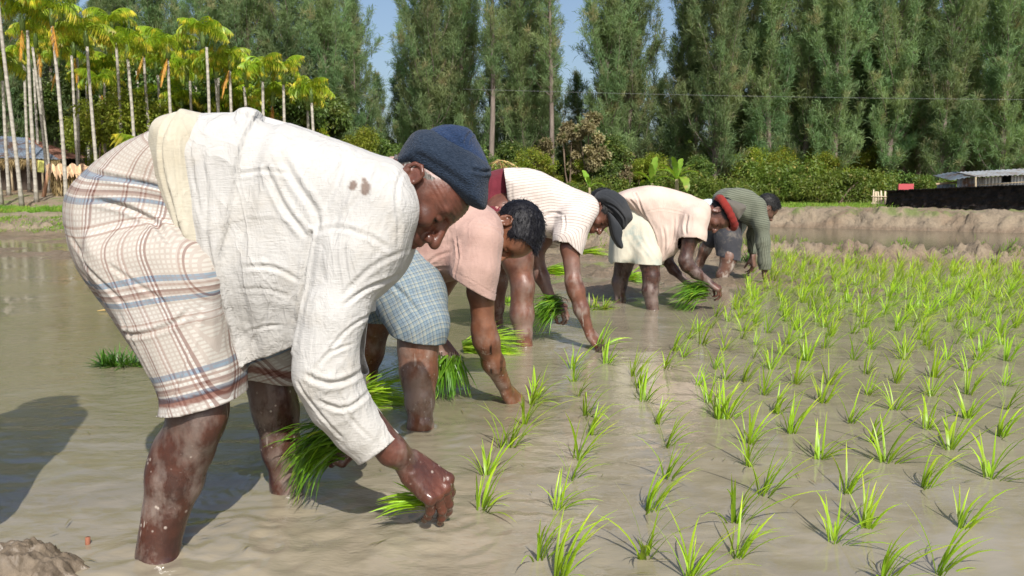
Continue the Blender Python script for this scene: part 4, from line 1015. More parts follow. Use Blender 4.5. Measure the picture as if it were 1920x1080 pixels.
def height(x, y, fine=True):
    d1 = pl_dist(x, y, BC); d2 = pl_dist(x, y, PC)
    P = np.stack((x, y, np.zeros_like(x)), 1)
    bed = -.10 + .035 * fbm(P * .6, 3, 1)
    # churned mud flats that just break the surface behind the men and along the far left of the paddy
    m = sstep(4.6, 6.2, y) * sstep(13.5, 10.5, y) * sstep(-1.4, .2, x - .0 * y) * sstep(5.0, 2.8, x - .22 * (y - 6))
    m = np.maximum(m * .9, sstep(8.6, 10.8, y) * sstep(0, -2.2, x) * .72)
    flats = fbm(P * np.array((1.0, 1.5, 1)), 4, 5) 
    rough = np.abs(fbm(P * 4.0, 4, 8)) + .2
    z = bed + m * (.092 + .08 * flats + .05 * (rough - .5))
    near = sstep(2.6, .6, -d1)
    z = z + near * (.10 * sstep(.9, .05, -d1)) + sstep(2.0, .4, -d1) * .05 * flats
    left = sstep(1.6, -.8, x + 0 * y)
    clod = np.minimum(1.2, 1.25 * np.abs(fbm(P * 5.0 + .3 * vn(P * 6, 90)[:, None], 3, 11)) + .25 * np.abs(vn(P * 14, 12))); clod2 = fbm(P * 15, 3, 14)
    # ridge on the bund
    ridge = np.exp(-(d1 / .34) ** 2); ridge = ridge * (.21 + .055 * fbm(P * 2.3, 3, 21) + .09 * (clod - .5) + .05 * clod2)
    z = np.maximum(z, ridge * 1.25 - .09)
    far = sstep(-.1, .55, d1)
    # beyond the bund: pond on the right, land on the left
    pondm = sstep(.15, -.35, d2) * far * (1 - sstep(.6, -1.2, x + (y - 16) * .25))
    rise = .30 + .12 * sstep(0, 5, d2) * sstep(2, 6, x)
    hl = .24 + .60 * sstep(1.5, 8.5, d1) + .35 * sstep(9, 16, d1)                   # left: steps up towards the huts
    hr = .02 + .40 * sstep(-.25, .95, d2 + .22 * fbm(P * 1.1, 3, 27)) + .15 * sstep(3, 14, d2)
    wgt = sstep(-3.0, 1.0, x + (y - 18) * .15)
    land = hl * (1 - wgt) + hr * wgt
    land = land + (.055 * (clod - .6) + .05 * fbm(P * 1.6, 3, 31) + .010 * clod2) * sstep(9, 2, np.minimum(np.abs(d1), np.abs(d2))) + .02 * fbm(P * 3, 2, 33)
    bank = np.exp(-((d2 - .35) / .45) ** 2) * (1 - left)
    land = land + bank * .10 * (fbm(P * np.array((1.7, 1.7, 1)), 3, 37) * .7 + (clod - .6))
    z2 = land * (1 - pondm) + (-.35) * pondm
    z = z * (1 - far) + z2 * far
    z = np.maximum(z, (ridge * 1.25 - .09))
    return z
def Hxy(x, y): return float(height(np.array([float(x)]), np.array([float(y)]), False)[0])

def build_ground():
    # rows get wider apart with distance, columns fan out with them
    ys = [-4.0]
    while ys[-1] < 420: ys.append(ys[-1] + max(.16 if ys[-1] < 4.2 else .05, abs(ys[-1] + 1) * .0042) if ys[-1] < 24 else ys[-1] * 1.05)
    ys = np.array(ys); n = 620; t = np.linspace(-1, 1, n); s = np.sign(t) * (np.abs(t) * .62 + .38 * np.abs(t) ** 5 * 2.2)
    X = s[None, :] * (np.maximum(ys, 0)[:, None] * .92 + 5.0); Y = np.repeat(ys[:, None], n, 1)
    z = height(X.ravel(), Y.ravel())
    V = np.stack((X.ravel(), Y.ravel(), z), 1); i = np.arange(len(ys) - 1)[:, None] * n + np.arange(n - 1)[None]
    i = i.ravel(); Q = np.stack((i, i + 1, i + n + 1, i + n), 1)
    m = NT('mud and earth'); co = m.coord(1.0); g = m.n('SeparateXYZ', None, Vector=co)
    f = m.noise(co, 3.0, 6, .65); f2 = m.noise(co, 22, 4, .7)
    dry = m.mix(m.val(f2, .3, .7), (.215, .170, .118), (.32, .262, .185))
    dry = m.mix(m.val(m.noise(co, .8, 4), .45, .65, 0, .7), dry, (.20, .135, .085))
    wetc = m.mix(m.val(f2, .3, .7), (.17, .125, .080), (.235, .18, .125))
    wz = m.math('ADD', g.outputs[2], m.math('MULTIPLY', m.math('SUBTRACT', f, .5), .10))
    wet = m.val(wz, .035, .12, 1, 0)
    c = m.mix(wet, dry, wetc)
    # short grass where the land lies higher
    gr = m.math('MULTIPLY', m.val(m.noise(co, 1.3, 5, .65), .50, .60), m.val(g.outputs[2], .26, .36))
    gr = m.math('MULTIPLY', gr, m.val(g.outputs[1], 15, 19)); c = m.mix(m.math('MULTIPLY', gr, .75), c, (.14, .20, .045))
    litter = m.math('MULTIPLY', m.val(g.outputs[1], 22, 27), m.val(m.noise(co, 2.2, 5, .7), .42, .58)); c = m.mix(litter, c, (.20, .125, .07))
    r = m.val(wet, 0, 1, .9, .33)
    h = m.math('ADD', m.noise(co, 14, 5, .7), m.math('MULTIPLY', m.noise(co, 60, 3, .7), .35))
    mat = m.done(m.bsdf(c, r, m.bump(h, 1.0, .05), .4))
    o = link('ground', npmesh('ground', V, Q), None, mat); tag(o, kind='structure')

def water_mat():
    m = NT('muddy water'); co = m.coord(1.0)
    f = m.noise(m.coord((1, 1.6, 1)), 1.1, 4, .55, .6); f2 = m.noise(m.coord((1, 2.2, 1)), 5, 4, .6, 1.0)
    c = m.mix(m.val(f, .3, .7), (.195, .168, .117), (.27, .238, .173)); c = m.mix(m.val(f2, .45, .7, 0, .5), c, (.33, .285, .21))
    g = m.n('SeparateXYZ', None, Vector=co)
    wob = m.math('MULTIPLY', m.math('SUBTRACT', f, .5), 1.4)
    clr = m.math('MULTIPLY', m.val(m.math('ADD', g.outputs[0], m.math('ADD', wob, m.math('MULTIPLY', g.outputs[1], -.10))), .1, -.7), m.val(m.math('ADD', g.outputs[1], wob), 2.0, 3.2))
    c = m.mix(m.math('MULTIPLY', clr, .75), c, (.165, .150, .085))          # less stirred, olive water at the back left
    w = m.noise(m.coord((1, 1.5, 1), rot=(0, 0, .18)), 5.0, 3, .5, .9)
    w2 = m.noise(m.coord((1, 1.5, 1), rot=(0, 0, -.25)), 16, 3, .5, .5)
    w3 = m.noise(m.coord((1, 2.6, 1), rot=(0, 0, .1)), 46, 2, .5, .3)
    g = m.n('SeparateXYZ', None, Vector=co)
    busy = m.val(g.outputs[1], 5.0, 13.0, 1.0, .20)
    # trodden water near the planters is choppier than the still water over the planted rows
    lr = m.val(m.math('SUBTRACT', g.outputs[0], m.math('MULTIPLY', g.outputs[1], .10)), -.1, .7, 1.0, .38)
    patch = m.val(m.noise(co, .9, 3, .5, .8), .38, .62, .25, 1.15)
    k = m.math('MULTIPLY', m.math('MULTIPLY', busy, lr), patch)
    h = m.math('ADD', m.math('MULTIPLY', w, 1.3), m.math('ADD', m.math('MULTIPLY', w2, .55), m.math('MULTIPLY', w3, .21)))
    h = m.math('MULTIPLY', h, k)
    b = m.bsdf(c, .06, m.bump(h, 1.0, .0055), .5); return m.done(m.set_ior(b)) if False else m.done(b)

def build_water():
    mat = water_mat()
    # paddy water, really displaced close to the camera
    ys = np.concatenate((np.linspace(-4, 1.0, 20)[:-1], np.arange(1.0, 3.6, .013), 3.6 * 1.012 ** np.arange(1, 155)))
    n = 420; t = np.linspace(-1, 1, n); s = np.sign(t) * (np.abs(t) * .5 + .5 * np.abs(t) ** 3)
    X = s[None, :] * (np.maximum(ys, 0)[:, None] * 1.25 + 1.6); Y = np.repeat(ys[:, None], n, 1); x, y = X.ravel(), Y.ravel()
    P = np.stack((x, y, np.zeros_like(x)), 1)
    hand_ = atz(835, 985); stir = np.exp(-((x - hand_[0]) ** 2 + (y - hand_[1] - .02) ** 2) / .30 ** 2)
    foot = atz(300, 1040); stir2 = np.exp(-((x - foot[0] - .12) ** 2 + (y - foot[1] - .02) ** 2) / .26 ** 2)
    front = sstep(2.7, 1.9, y) * sstep(.9, -.2, x)
    wob = P.copy(); wob[:, 0] += .10 * vn(P * 3, 1); wob[:, 1] += .07 * vn(P * 3, 2)
    sw = fbm(wob * np.array((6, 13, 1)), 3, 3)
    z = .0035 * vn(wob * np.array((1.8, 5.0, 1)), 7) * sstep(9, 4, y) + .0060 * sw * np.maximum(front * .9, .35 * sstep(5, 3, y) * sstep(.9, 0, x - .2 * y))
    rid = 1 - np.abs(fbm(wob * np.array((9, 15, 1)), 3, 9)); z = z + (.0075 * stir + .012 * stir2) * (rid - .62)
    for q, a, r_, lam in ((atz(300, 1040), .0035, .22, .05), (atz(536, 912), .0025, .20, .05), (atz(788, 800), .003, .25, .06), (atz(975, 752), .003, .25, .055), (hand_, .004, .30, .06), (atz(984, 650), .003, .3, .08), (atz(1128, 655), .003, .3, .08), (atz(1225, 585), .003, .3, .1)):
        d = np.hypot(x - q[0], y - q[1]) + .012 * vn(P * 9, 4); z = z + a * np.sin(d / lam * 2 * math.pi) * np.exp(-d / r_ * 1.6) * (d > .02) * (.6 + .4 * vn(P * 5, 12))
    # clear a flat collar so it meets skin without gaps
    V = np.stack((x, y, z), 1); d1 = pl_dist(x, y, BC)
    i = (np.arange(len(ys) - 1)[:, None] * n + np.arange(n - 1)[None]).ravel(); Q = np.stack((i, i + 1, i + n + 1, i + n), 1)
    Q = Q[(d1[Q] < .1).any(1)]
    o = link('paddy_water', npmesh('paddy_water', V, Q), None, mat); tag(o, kind='structure')
    m = NT('pond water'); co = m.coord(1.0)
    w = m.noise(m.coord((1, 2.0, 1)), 9, 3, .55, .4)
    mat2 = m.done(m.bsdf(m.mix(m.val(m.noise(co, .5, 3), .35, .65), (.065, .062, .038), (.09, .085, .055)), .10, m.bump(w, .5, .004), .5))
    b = MB(); b.add([(-3, 13, -.004), (0, 12.6, -.004), (2, 11.5, -.004), (4, 10.3, -.004), (7, 9.0, -.004), (16, 4.5, -.004), (40, 3, -.004), (40, 26, -.004), (-3, 26, -.004)], [tuple(range(9))])
    tag(b.build('pond_water', mat2), kind='structure')

def mud_lump():
    """heap of wet clay in the near left corner"""
    c = atz(-75, 1090); n = 150
    a = np.linspace(-1, 1, n); X, Y = np.meshgrid(a, a, indexing='ij'); x, y = X.ravel() * .32, Y.ravel() * .28
    P = np.stack((x, y, np.zeros_like(x)), 1); w = P.copy(); w[:, 0] += .05 * vn(P * 8, 1); w[:, 1] += .05 * vn(P * 8, 2)
    r = np.hypot(x / .29, y / .23) + .20 * vn(P * 6, 5)
    z = .085 * sstep(1.0, .35, r) + (.045 * (1 - np.abs(fbm(w * 13, 4, 3))) - .028 + .012 * fbm(w * 40, 3, 8)) * sstep(1.15, .7, r) - .04 * sstep(.8, 1.3, r) - .012
    V = np.stack((x, y, z), 1); i = (np.arange(n - 1)[:, None] * n + np.arange(n - 1)[None]).ravel(); Q = np.stack((i, i + n, i + n + 1, i + 1), 1)
    m = NT('wet clay'); co = m.coord(1.0); f = m.noise(co, 18, 5, .7)
    mt = m.done(m.bsdf(m.mix(m.val(f, .3, .7), (.10, .078, .055), (.19, .15, .105)), m.val(m.noise(co, 9, 3), .35, .65, .28, .8), m.bump(m.noise(co, 60, 4, .7), .7, .006), .5))
    o = link('mud_clod', npmesh('mud_clod', V, Q), None, mt); o.location = (float(c[0]), float(c[1]), 0)
    tag(o, 'heap of churned wet clay rising from the water in the corner nearest the camera', 'mud heap')
build_ground(); build_water(); mud_lump()

# ------------------------------------------------------------------ vegetation
def strips(P, D, L, W, q, droop=.0, tintf=None):
    """one slender leaf quad per point: P origin, D direction, L length, W width (arrays)"""
    n = len(P); D = nrm(D); s = nrm(np.cross(D, q.normal(size=(n, 3)))) * W[:, None] * .5
    M = P + D * L[:, None] * .55; T = P + D * L[:, None] + np.array((0, 0, -1.0)) * (droop * L)[:, None]
    V = np.stack((P, M - s, T, M + s), 1).reshape(-1, 3); i = np.arange(n) * 4; Fq = np.stack((i, i + 1, i + 2, i + 3), 1); return V, Fq
def rep(c): return np.repeat(c, 4, axis=0)
cas_mat = leafmat('casuarina needles', (.145, .230, .100), (.215, .295, .135), (.31, .30, .16), .42, .5, .6, spec=.2)  # colours lightened to stand in for distance haze and lift shaded gaps
bark_c = woodmat('casuarina bark', (.10, .078, .062), (.24, .20, .17), 7)
def casuarina(h, rbase, nbr, seed, bare=.06, dens=1.0, topr=.19):
    q = np.random.default_rng(seed); b = MB()
    lean = q.normal(0, .012, 2); zs = np.linspace(0, h, 9); axis = np.stack((lean[0] * zs + .05 * np.sin(zs * .7 + seed), lean[1] * zs, zs), 1)
    b.tube(axis, np.linspace(.13, .015, 9) * (h / 13), 8)
    Ps, Ds, Ls = [], [], []
    lim = MB()
    for i in range(nbr):
        t = bare + (1 - bare) * (i + q.random()) / nbr; z = t * h; rad = rbase * 1.3 * ((1 - t) ** 1.2 * (1 - topr) + topr * (1 - t ** 6)) * q.choice((.35, .7, 1.0, 1.3, 1.9)) * q.uniform(.85, 1.15)
        if t < bare + .1: rad *= .75
        a = q.uniform(0, 2 * math.pi); el = R(q.uniform(8, 45)) + .5 * t; o = np.array((np.interp(z, zs, axis[:, 0]), np.interp(z, zs, axis[:, 1]), z))
        d = np.array((math.cos(a) * math.cos(el), math.sin(a) * math.cos(el), math.sin(el))); m = max(4, int(rad / .13)); pts = [o]
        v = d.copy()
        for k in range(m): v = nrm(v + np.array((0, 0, .10)) + q.normal(0, .07, 3)); pts.append(pts[-1] + v * rad / m)
        pts = np.array(pts); lim.tube(pts[::2] if len(pts) > 5 else pts, np.linspace(.022, .004, len(pts[::2] if len(pts) > 5 else pts)), 4, False)
        # tufts along the branch
        k = int(18 * dens * (1.1 - .5 * t) * rad / .8) + 6; tt = q.random(k) ** .6; c = pts[np.minimum((tt * m).astype(int), m)] + q.normal(0, .09, (k, 3))
        w = 8; cc = np.repeat(c, w, 0) + q.normal(0, .035, (k * w, 3)); dd = nrm(v)[None] * .75 + np.array((0, 0, .42)) + q.normal(0, .48, (k * w, 3))
        Ps.append(cc); Ds.append(dd); Ls.append(q.uniform(.16, .50, k * w))
    # leader
    k = 260; tt = q.random(k); c = np.stack((axis[-1, 0] + q.normal(0, .06, k), q.normal(0, .06, k) + axis[-1, 1], h * (1 - .10 * tt)), 1); Ps.append(c); Ds.append(np.array((0, 0, .8)) + q.normal(0, .5, (k, 3))); Ls.append(q.uniform(.2, .4, k))
    P = np.concatenate(Ps); D = np.concatenate(Ds); L = np.concatenate(Ls)
    V, Fq = strips(P, D, L, .014 + .014 * q.random(len(P)), q, .30)
    cn = (1 + .28 * vn(P * .9, seed) + .22 * vn(P * 3.1, seed + 1))[:, None] * np.array(((1, 1, 1.0),)); cn[:, 0] *= 1 + .18 * vn(P * 1.3, seed + 2)
    me = npmesh('crown', V, Fq, False, None, rep(np.clip(cn, .4, 1.9))); me.materials.append(cas_mat)
    bm_ = b.mesh('trunk', True); bm_.materials.append(bark_c); lm = lim.mesh('limbs', True); lm.materials.append(bark_c)
    return bm_, lm, me
CAS = [casuarina(13.5, 1.75, 150, 1), casuarina(12.5, 1.5, 150, 2), casuarina(14.5, 1.95, 160, 3), casuarina(9.0, 1.6, 100, 4, .04), casuarina(13, 1.1, 75, 5, .30, .6), casuarina(6.2, 1.5, 70, 6, .02)]
def tree(kind, x, Y, label, sc=1.0, rz=0.0, group='casuarina trees in the row behind the paddy', z=None, name='casuarina_tree', cat='casuarina tree', tilt=0.0):
    t = thing(name, label, cat, (x, Y, (Hxy(x, Y) if z is None else z) - .08), rz, group); t.scale = (sc * .93, sc * .93, sc); t.rotation_euler = (0, tilt, rz)
    for nm, me in zip(('trunk', 'limbs', 'crown'), kind):
        c = bpy.data.objects.new(nm, me); COL.objects.link(c); c.parent = t
        if nm == 'limbs': c['kind'] = 'stuff'
    return t
def X_at(px, Y): return at(px, 360, Y)[0]
q0 = random.Random(5)
front = [(25, 33, 2, 1), (110, 34, 0, 1), (205, 33, 1, 1), (300, 34, 2, 1), (392, 33, 0, 1), (470, 34, 2, 1.0), (545, 32, 1, 1), (618, 33, 0, .98), (668, 36, 3, .92), (808, 31.5, 2, 1.0), (868, 33, 0, 1), (920, 29.5, 4, .95), (985, 33, 2, .95), (1036, 31, 4, 1.0),
         (1140, 32, 0, 1), (1178, 33, 2, 1.0), (1268, 32.5, 1, .95), (1338, 30, 2, 1), (1385, 33, 0, 1), (1440, 31, 1, 1), (1505, 32, 2, 1), (1560, 30.5, 0, .95), (1612, 33, 1, 1), (1660, 31, 2, .98), (1716, 32, 0, 1), (1760, 30, 1, 1), (1800, 34, 2, .95), (1872, 30, 0, 1), (1935, 31.5, 2, 1), (2010, 33, 1, 1), (-60, 34, 0, 1), (2090, 32, 0, 1), (-150, 33, 2, 1)]
SPT = {920: 'slender casuarina with a long bare pale trunk rising above the dry palm stump', 1036: 'thin sparse casuarina standing alone in the widest gap of sky, wound with brown creeper below', 668: 'half-height casuarina beside the palms with blue sky to its right',
       1872: 'tall casuarina right behind the tin shed', 1338: 'casuarina with straight pale trunk behind the banana plants'}
ORD = 'first second third fourth fifth sixth seventh eighth ninth tenth eleventh twelfth'.split()
def front_label(px):
    vis = [f[0] for f in front if 0 < f[0] < 1925]
    if not 0 < px < 1925: return 'tall casuarina of the front row growing just outside the picture'
    a = [p for p in vis if p < 640]; b = sorted([p for p in vis if p > 640], reverse=True)
    if px < 640: return 'tall casuarina rising above the areca palms, %s from the left edge' % ORD[a.index(px)]
    i = b.index(px)
    if i < 12: return 'tall dark green casuarina with upswept branches, %s front-row tree from the right edge' % ORD[i]
    return 'tall feathery casuarina behind the heads of the planters, %s front-row tree right of the palms' % ORD[len(b) - 1 - i]
q1 = random.Random(9)
extra = []
for i in range(len(front)): pass
for px in (160, 255, 345, 430, 508, 585, 780, 838, 955, 1012, 1160, 1302, 1362, 1412, 1473, 1533, 1587, 1637, 1690, 1738, 1781, 1905, 1972):
    extra.append((px, q1.uniform(33.5, 36), q1.choice((0, 1, 2, 4, 3)), q1.uniform(.85, 1.0)))
for px, Yd, k, sc in extra: tree(CAS[k], X_at(px, Yd), Yd, 'slim casuarina of the middle row, half hidden between two front-row trees', sc, q0.uniform(0, 6.28), 'casuarina trees of the middle row', tilt=q1.uniform(-.03, .03))
for px, Yd, k, sc in front:
    tree(CAS[k], X_at(px, Yd), Yd, SPT.get(px) or front_label(px), sc * q0.uniform(.95, 1.05), q0.uniform(0, 6.28), tilt=q0.uniform(-.02, .02))
px = -120
while px < 2060:
    Yd = q0.uniform(36, 42); gap = any(a < px < b for a, b in ((680, 765), (1045, 1110), (1185, 1240), (1815, 1850)))
    tree(CAS[5] if gap else CAS[3] if q0.random() < .5 else CAS[q0.choice((0, 1))], X_at(px, Yd), Yd, 'short casuarina filling the foot of a gap between the taller trees' if gap else 'casuarina in the shaded back row of the tree belt', q0.uniform(.9, 1.05) if gap else q0.uniform(.88, 1.02), q0.uniform(0, 6.28), 'casuarina trees of the back row')
    px += q0.uniform(38, 62)

# --- leafy shrubs and broadleaf trees
shrub_m = leafmat('shrub leaves', (.085, .145, .022), (.16, .22, .035), (.28, .25, .07), .38, 1.2, .5)
dark_m = leafmat('dark broad leaves', (.060, .115, .025), (.115, .180, .035), (.20, .23, .05), .25, 1.0, .45)
yel_m = leafmat('yellow green leaves', (.16, .24, .022), (.26, .31, .035), (.34, .30, .06), .42, 1.5, .5)
brown_m = leafmat('dry creeper leaves', (.20, .165, .085), (.27, .235, .13), (.14, .19, .06), .30, 1.5, .7)
twig_m = woodmat('twigs', (.10, .07, .05), (.20, .15, .11), 9)
def bush(r, h, n, leaf, seed, mat, trunk=0.0, lumps=9, stems=7):
    q = np.random.default_rng(seed); b = MB(); cs = []
    for i in range(lumps):
        a = q.uniform(0, 6.28); rr = r * math.sqrt(q.random()) * .75; cs.append((rr * math.cos(a), rr * math.sin(a), trunk + (h - trunk) * q.uniform(.25, .85), r * q.uniform(.14, .46)))
    cs = np.array(cs)
    for i in range(stems):
        c = cs[i % lumps]; p0 = np.array((q.normal(0, r * .1), q.normal(0, r * .1), 0)); m_ = (p0 + c[:3]) / 2 + q.normal(0, r * .08, 3); m_[2] = max(m_[2], .05)
        b.tube([p0, m_, c[:3]], (.03 * (1 + trunk), .02 * (1 + trunk), .006), 6, False)
    k = q.integers(0, lumps, n); dirs = nrm(q.normal(size=(n, 3))); rad = q.random(n) ** .45 * q.choice((1, 1, 1, 1.35), n)
    P = cs[k, :3] + dirs * (cs[k, 3] * rad)[:, None] * np.array((1, 1, .85)); P[:, 2] = np.maximum(P[:, 2], .03 + .1 * q.random(n))
    V, Fq = strips(P, dirs * .7 + np.array((0, 0, -.15)) + q.normal(0, .5, (n, 3)), leaf * q.uniform(.6, 1.3, n), leaf * .55 * q.uniform(.7, 1.2, n), q, .2)
    cn = (1 + .22 * vn(P * 3, seed) + .25 * q.normal(0, .5, n))[:, None] * np.ones((1, 3))
    me = npmesh('foliage', V, Fq, False, None, rep(np.clip(cn, .45, 1.8))); me.materials.append(mat)
    sm = b.mesh('stems', True); sm.materials.append(twig_m); return sm, me
SH = [bush(1.0, 1.05, 5200, .085, 11, shrub_m, 0, 15), bush(1.2, 1.2, 6000, .10, 12, shrub_m, 0, 17), bush(.9, .9, 4200, .075, 13, yel_m, 0, 13), bush(1.1, 1.1, 5200, .11, 14, dark_m, 0, 14), bush(.8, 1.4, 3400, .07, 15, yel_m, .3, 16)]
BT = [bush(1.5, 4.6, 9000, .16, 21, dark_m, .5, 22, 4), bush(1.7, 5.4, 10000, .17, 22, dark_m, .6, 24, 4), bush(1.2, 3.3, 6000, .11, 23, yel_m, .6, 16, 6), bush(.55, 3.4, 3600, .12, 24, brown_m, .3, 12, 4)]
def plant(me2, x, Y, label, name, cat, group, sc=1.0, z=None, names=('stems', 'foliage')):
    t = thing(name, label, cat, (x, Y, (Hxy(x, Y) if z is None else z) - .04), q0.uniform(0, 6.28), group); t.scale = (sc,) * 3
    for nm, me in zip(names, me2):
        c = bpy.data.objects.new(nm, me); COL.objects.link(c); c.parent = t
    return t
px = 560
while px < 1660:
    Yd = q0.uniform(25.5, 29.5); big = 1440 < px < 1620; k = q0.choice((0, 1, 4, 1) if big else (0, 1, 2, 3, 3, 1))
    plant(SH[k], X_at(px, Yd), Yd, ('yellow-green thicket shrub beside the stick fence' if big else ('yellowish shrub' if k in (2, 4) else 'dark leafy shrub' if k == 3 else 'green leafy shrub') + ' in the undergrowth at the foot of the casuarinas'), 'shrub', 'shrub', 'shrubs at the foot of the trees', q0.uniform(.75, 1.3) * (1.0 if big else q0.choice((.55, .8, .9))))
    px += q0.uniform(10, 36)
for i in range(64):
    px = -150 + i * 34 + q0.uniform(-12, 12); Yd = q0.uniform(36.5, 43)
    plant(SH[q0.choice((3, 1, 3))], X_at(px, Yd), Yd, 'dark shrub deep in the shade between the casuarina trunks', 'shrub', 'shrub', 'shrubs deep among the trunks', q0.uniform(1.5, 2.1))
for px in range(1680, 2000, 45): Yd = q0.uniform(28, 31); plant(SH[q0.choice((0, 3))], X_at(px, Yd), Yd, 'shrub in the shade behind the black wall', 'shrub', 'shrub', 'shrubs at the foot of the trees', .9)
px = -160
while px < 640:
    Yd = q0.uniform(27.5, 32) if px > 190 else q0.uniform(34, 36); plant(BT[q0.choice((0, 1))], X_at(px, Yd), Yd, 'dark broad-leaved tree filling in behind the areca trunks', 'broadleaf_tree', 'tree', 'dark trees behind the palms', q0.uniform(.75, 1.0)); px += q0.uniform(40, 60)
for px, Yd, sc in ((215, 26.5, 1.1), (262, 27, 1.0), (180, 28.5, .95)): plant(BT[2], X_at(px, Yd), Yd, {215: 'bushy yellow-green small tree with brown seed pods between the palms', 262: 'yellow-green small tree half behind the fan of a young palm', 180: 'small yellow-green tree nearest the thatched lean-to'}[px], 'broadleaf_tree', 'tree', 'yellow-green trees among the palms', sc)
for i in range(15):
    px = 205 + i * 28 + q0.uniform(-8, 8); Yd = q0.uniform(27, 31)
    plant(q0.choice((BT[2], BT[2], SH[4])), X_at(px, Yd), Yd, 'sunlit yellow-green sapling filling a gap between areca trunks', 'sapling', 'sapling', 'saplings in the palm grove', q0.uniform(.7, 1.1))
for i in range(26):
    px = 590 + i * 42 + q0.uniform(-16, 16); Yd = q0.uniform(28.5, 32); k = q0.choice((0, 2, 2, 0, 4, 4, 3)) if px < 1300 else q0.choice((0, 2, 4))
    plant((BT[0], None, BT[2], BT[3], SH[4])[k], X_at(px, Yd), Yd, 'ragged taller shrub%s reaching up into the casuarina branches' % (' with dry brown leaves' if k == 3 else ''), 'tall_shrub', 'shrub', 'ragged taller shrubs below the trees', q0.uniform(.38, .62) if k == 0 else q0.uniform(.45, .8))
for px, Yd, sc in ((1070, 29, 1.0), (1105, 28.5, 1.1), (1018, 29, .8)): plant(BT[3], X_at(px, Yd), Yd, {1070: 'tall column of dry brown creeper climbing a bare stem', 1105: 'reddish brown creeper hanging among the casuarinas beside the banana plants', 1018: 'low tangle of dry brown creeper at the foot of the sparse tree'}[px], 'creeper', 'creeper', 'dry creepers', sc)

# --- areca palms
palm_m = leafmat('areca leaflets', (.21, .34, .024), (.36, .45, .032), (.56, .50, .06), .42, .8, .42)
dead_m = leafmat('dead frond', (.50, .26, .05), (.58, .36, .10), (.30, .16, .06), .35, 2, .7)
shaft_m = plainmat('palm crownshaft', (.13, .20, .05), .45)
m = NT('areca trunk'); co = m.coord(1.0); rg = m.n('TexWave', {'bands_direction': 'Z'}, Vector=co, Scale=1.5, Distortion=2.5).outputs[1]; f = m.noise(co, 9, 4)
ptrunk = m.done(m.bsdf(m.mix(m.val(rg, .75, .95, 0, .35), m.mix(m.val(f, .35, .65), (.30, .28, .24), (.46, .43, .37)), (.16, .14, .11)), .85, m.bump(rg, .5, .01), .2))
def frond(L, seed, el0=1.15, curve=2.0, ll=.52, hang=.55, n=26, mat=None, wd=.050):
    """rachis arching over from the crown with two rows of hanging leaflets; grows along +x"""
    q = np.random.default_rng(seed); P = [np.zeros(3)]; a = el0
    for i in range(16): a -= curve / 16; P.append(P[-1] + L / 16 * np.array((math.cos(a), 0, math.sin(a))))
    P = np.array(P); Vs, Fs, Cs = [], [], []; m_ = 0
    for i in range(n):
        t = .12 + .88 * i / n; j = min(int(t * 16), 15); fr = t * 16 - j; p = P[j] * (1 - fr) + P[j + 1] * fr; tg = nrm(P[j + 1] - P[j])
        for s in (-1, 1):
            l = ll * (math.sin(math.pi * min(1, .18 + t * .85)) ** .6) * q.uniform(.85, 1.1); d = nrm(tg * .75 + np.array((0, s * .75, -.15)) + q.normal(0, .17, 3)); l *= q.uniform(.7, 1.15); dn = np.array((0, 0, -1.0)); V = []; pp = p.copy(); w_ = nrm(np.cross(d, (0, 0, 1.0))) 
            w_ = nrm(tg * .8 + np.array((0, 0, .5)))
            for k in range(5):
                u = k / 4; ww = wd * .5 * (.5 + 1.4 * u) * (1 - u ** 3) + .001; V += [pp - w_ * ww, pp + w_ * ww]; d = nrm(d + dn * hang * (.3 + u)); pp = pp + d * l / 4
            Fs.append(np.array([(2 * k, 2 * k + 1, 2 * k + 3, 2 * k + 2) for k in range(4)]) + m_); Vs.append(np.array(V)); m_ += 10; g = q.uniform(.75, 1.25); Cs.append(np.repeat(np.array(((g, g, .9),)), 10, 0))
    # rachis
    b = MB(); b.tube(P[::2], np.linspace(.022, .004, 9), 5, False); rv = np.concatenate(b.v); rf = np.array(b.f)
    Vs.append(rv); Fs.append(rf + m_); Cs.append(np.tile(np.array(((1.1, 1.0, .8),)), (len(rv), 1)))
    me = npmesh('frond', np.concatenate(Vs), np.concatenate(Fs), True, None, np.concatenate(Cs)); me.materials.append(mat or palm_m); return me
FR = [frond(1.05, i, 1.30 + .04 * i, 1.7 + .30 * i, .46, .95, 24, None, .026) for i in range(5)]
FD = frond(1.2, 9, -1.1, .3, .34, .9, 22, dead_m)
def trunk_mesh(h, seed, r=.050):
    q = np.random.default_rng(seed); zs = np.linspace(0, h, 10); b = MB(); b.tube(np.stack((.06 * np.sin(zs * .5 + seed) + q.normal(0, .012) * zs, .03 * np.sin(zs * .4 + 2 * seed), zs), 1) - np.array((.06 * math.sin(seed), 0, 0)), np.concatenate(((r * 1.55,), np.linspace(r * 1.08, r * .8, 9))), 9)
    me = b.mesh('trunk', True); me.materials.append(ptrunk); return me, np.array((.06 * math.sin(h * .5 + seed) - .06 * math.sin(seed), 0, h))
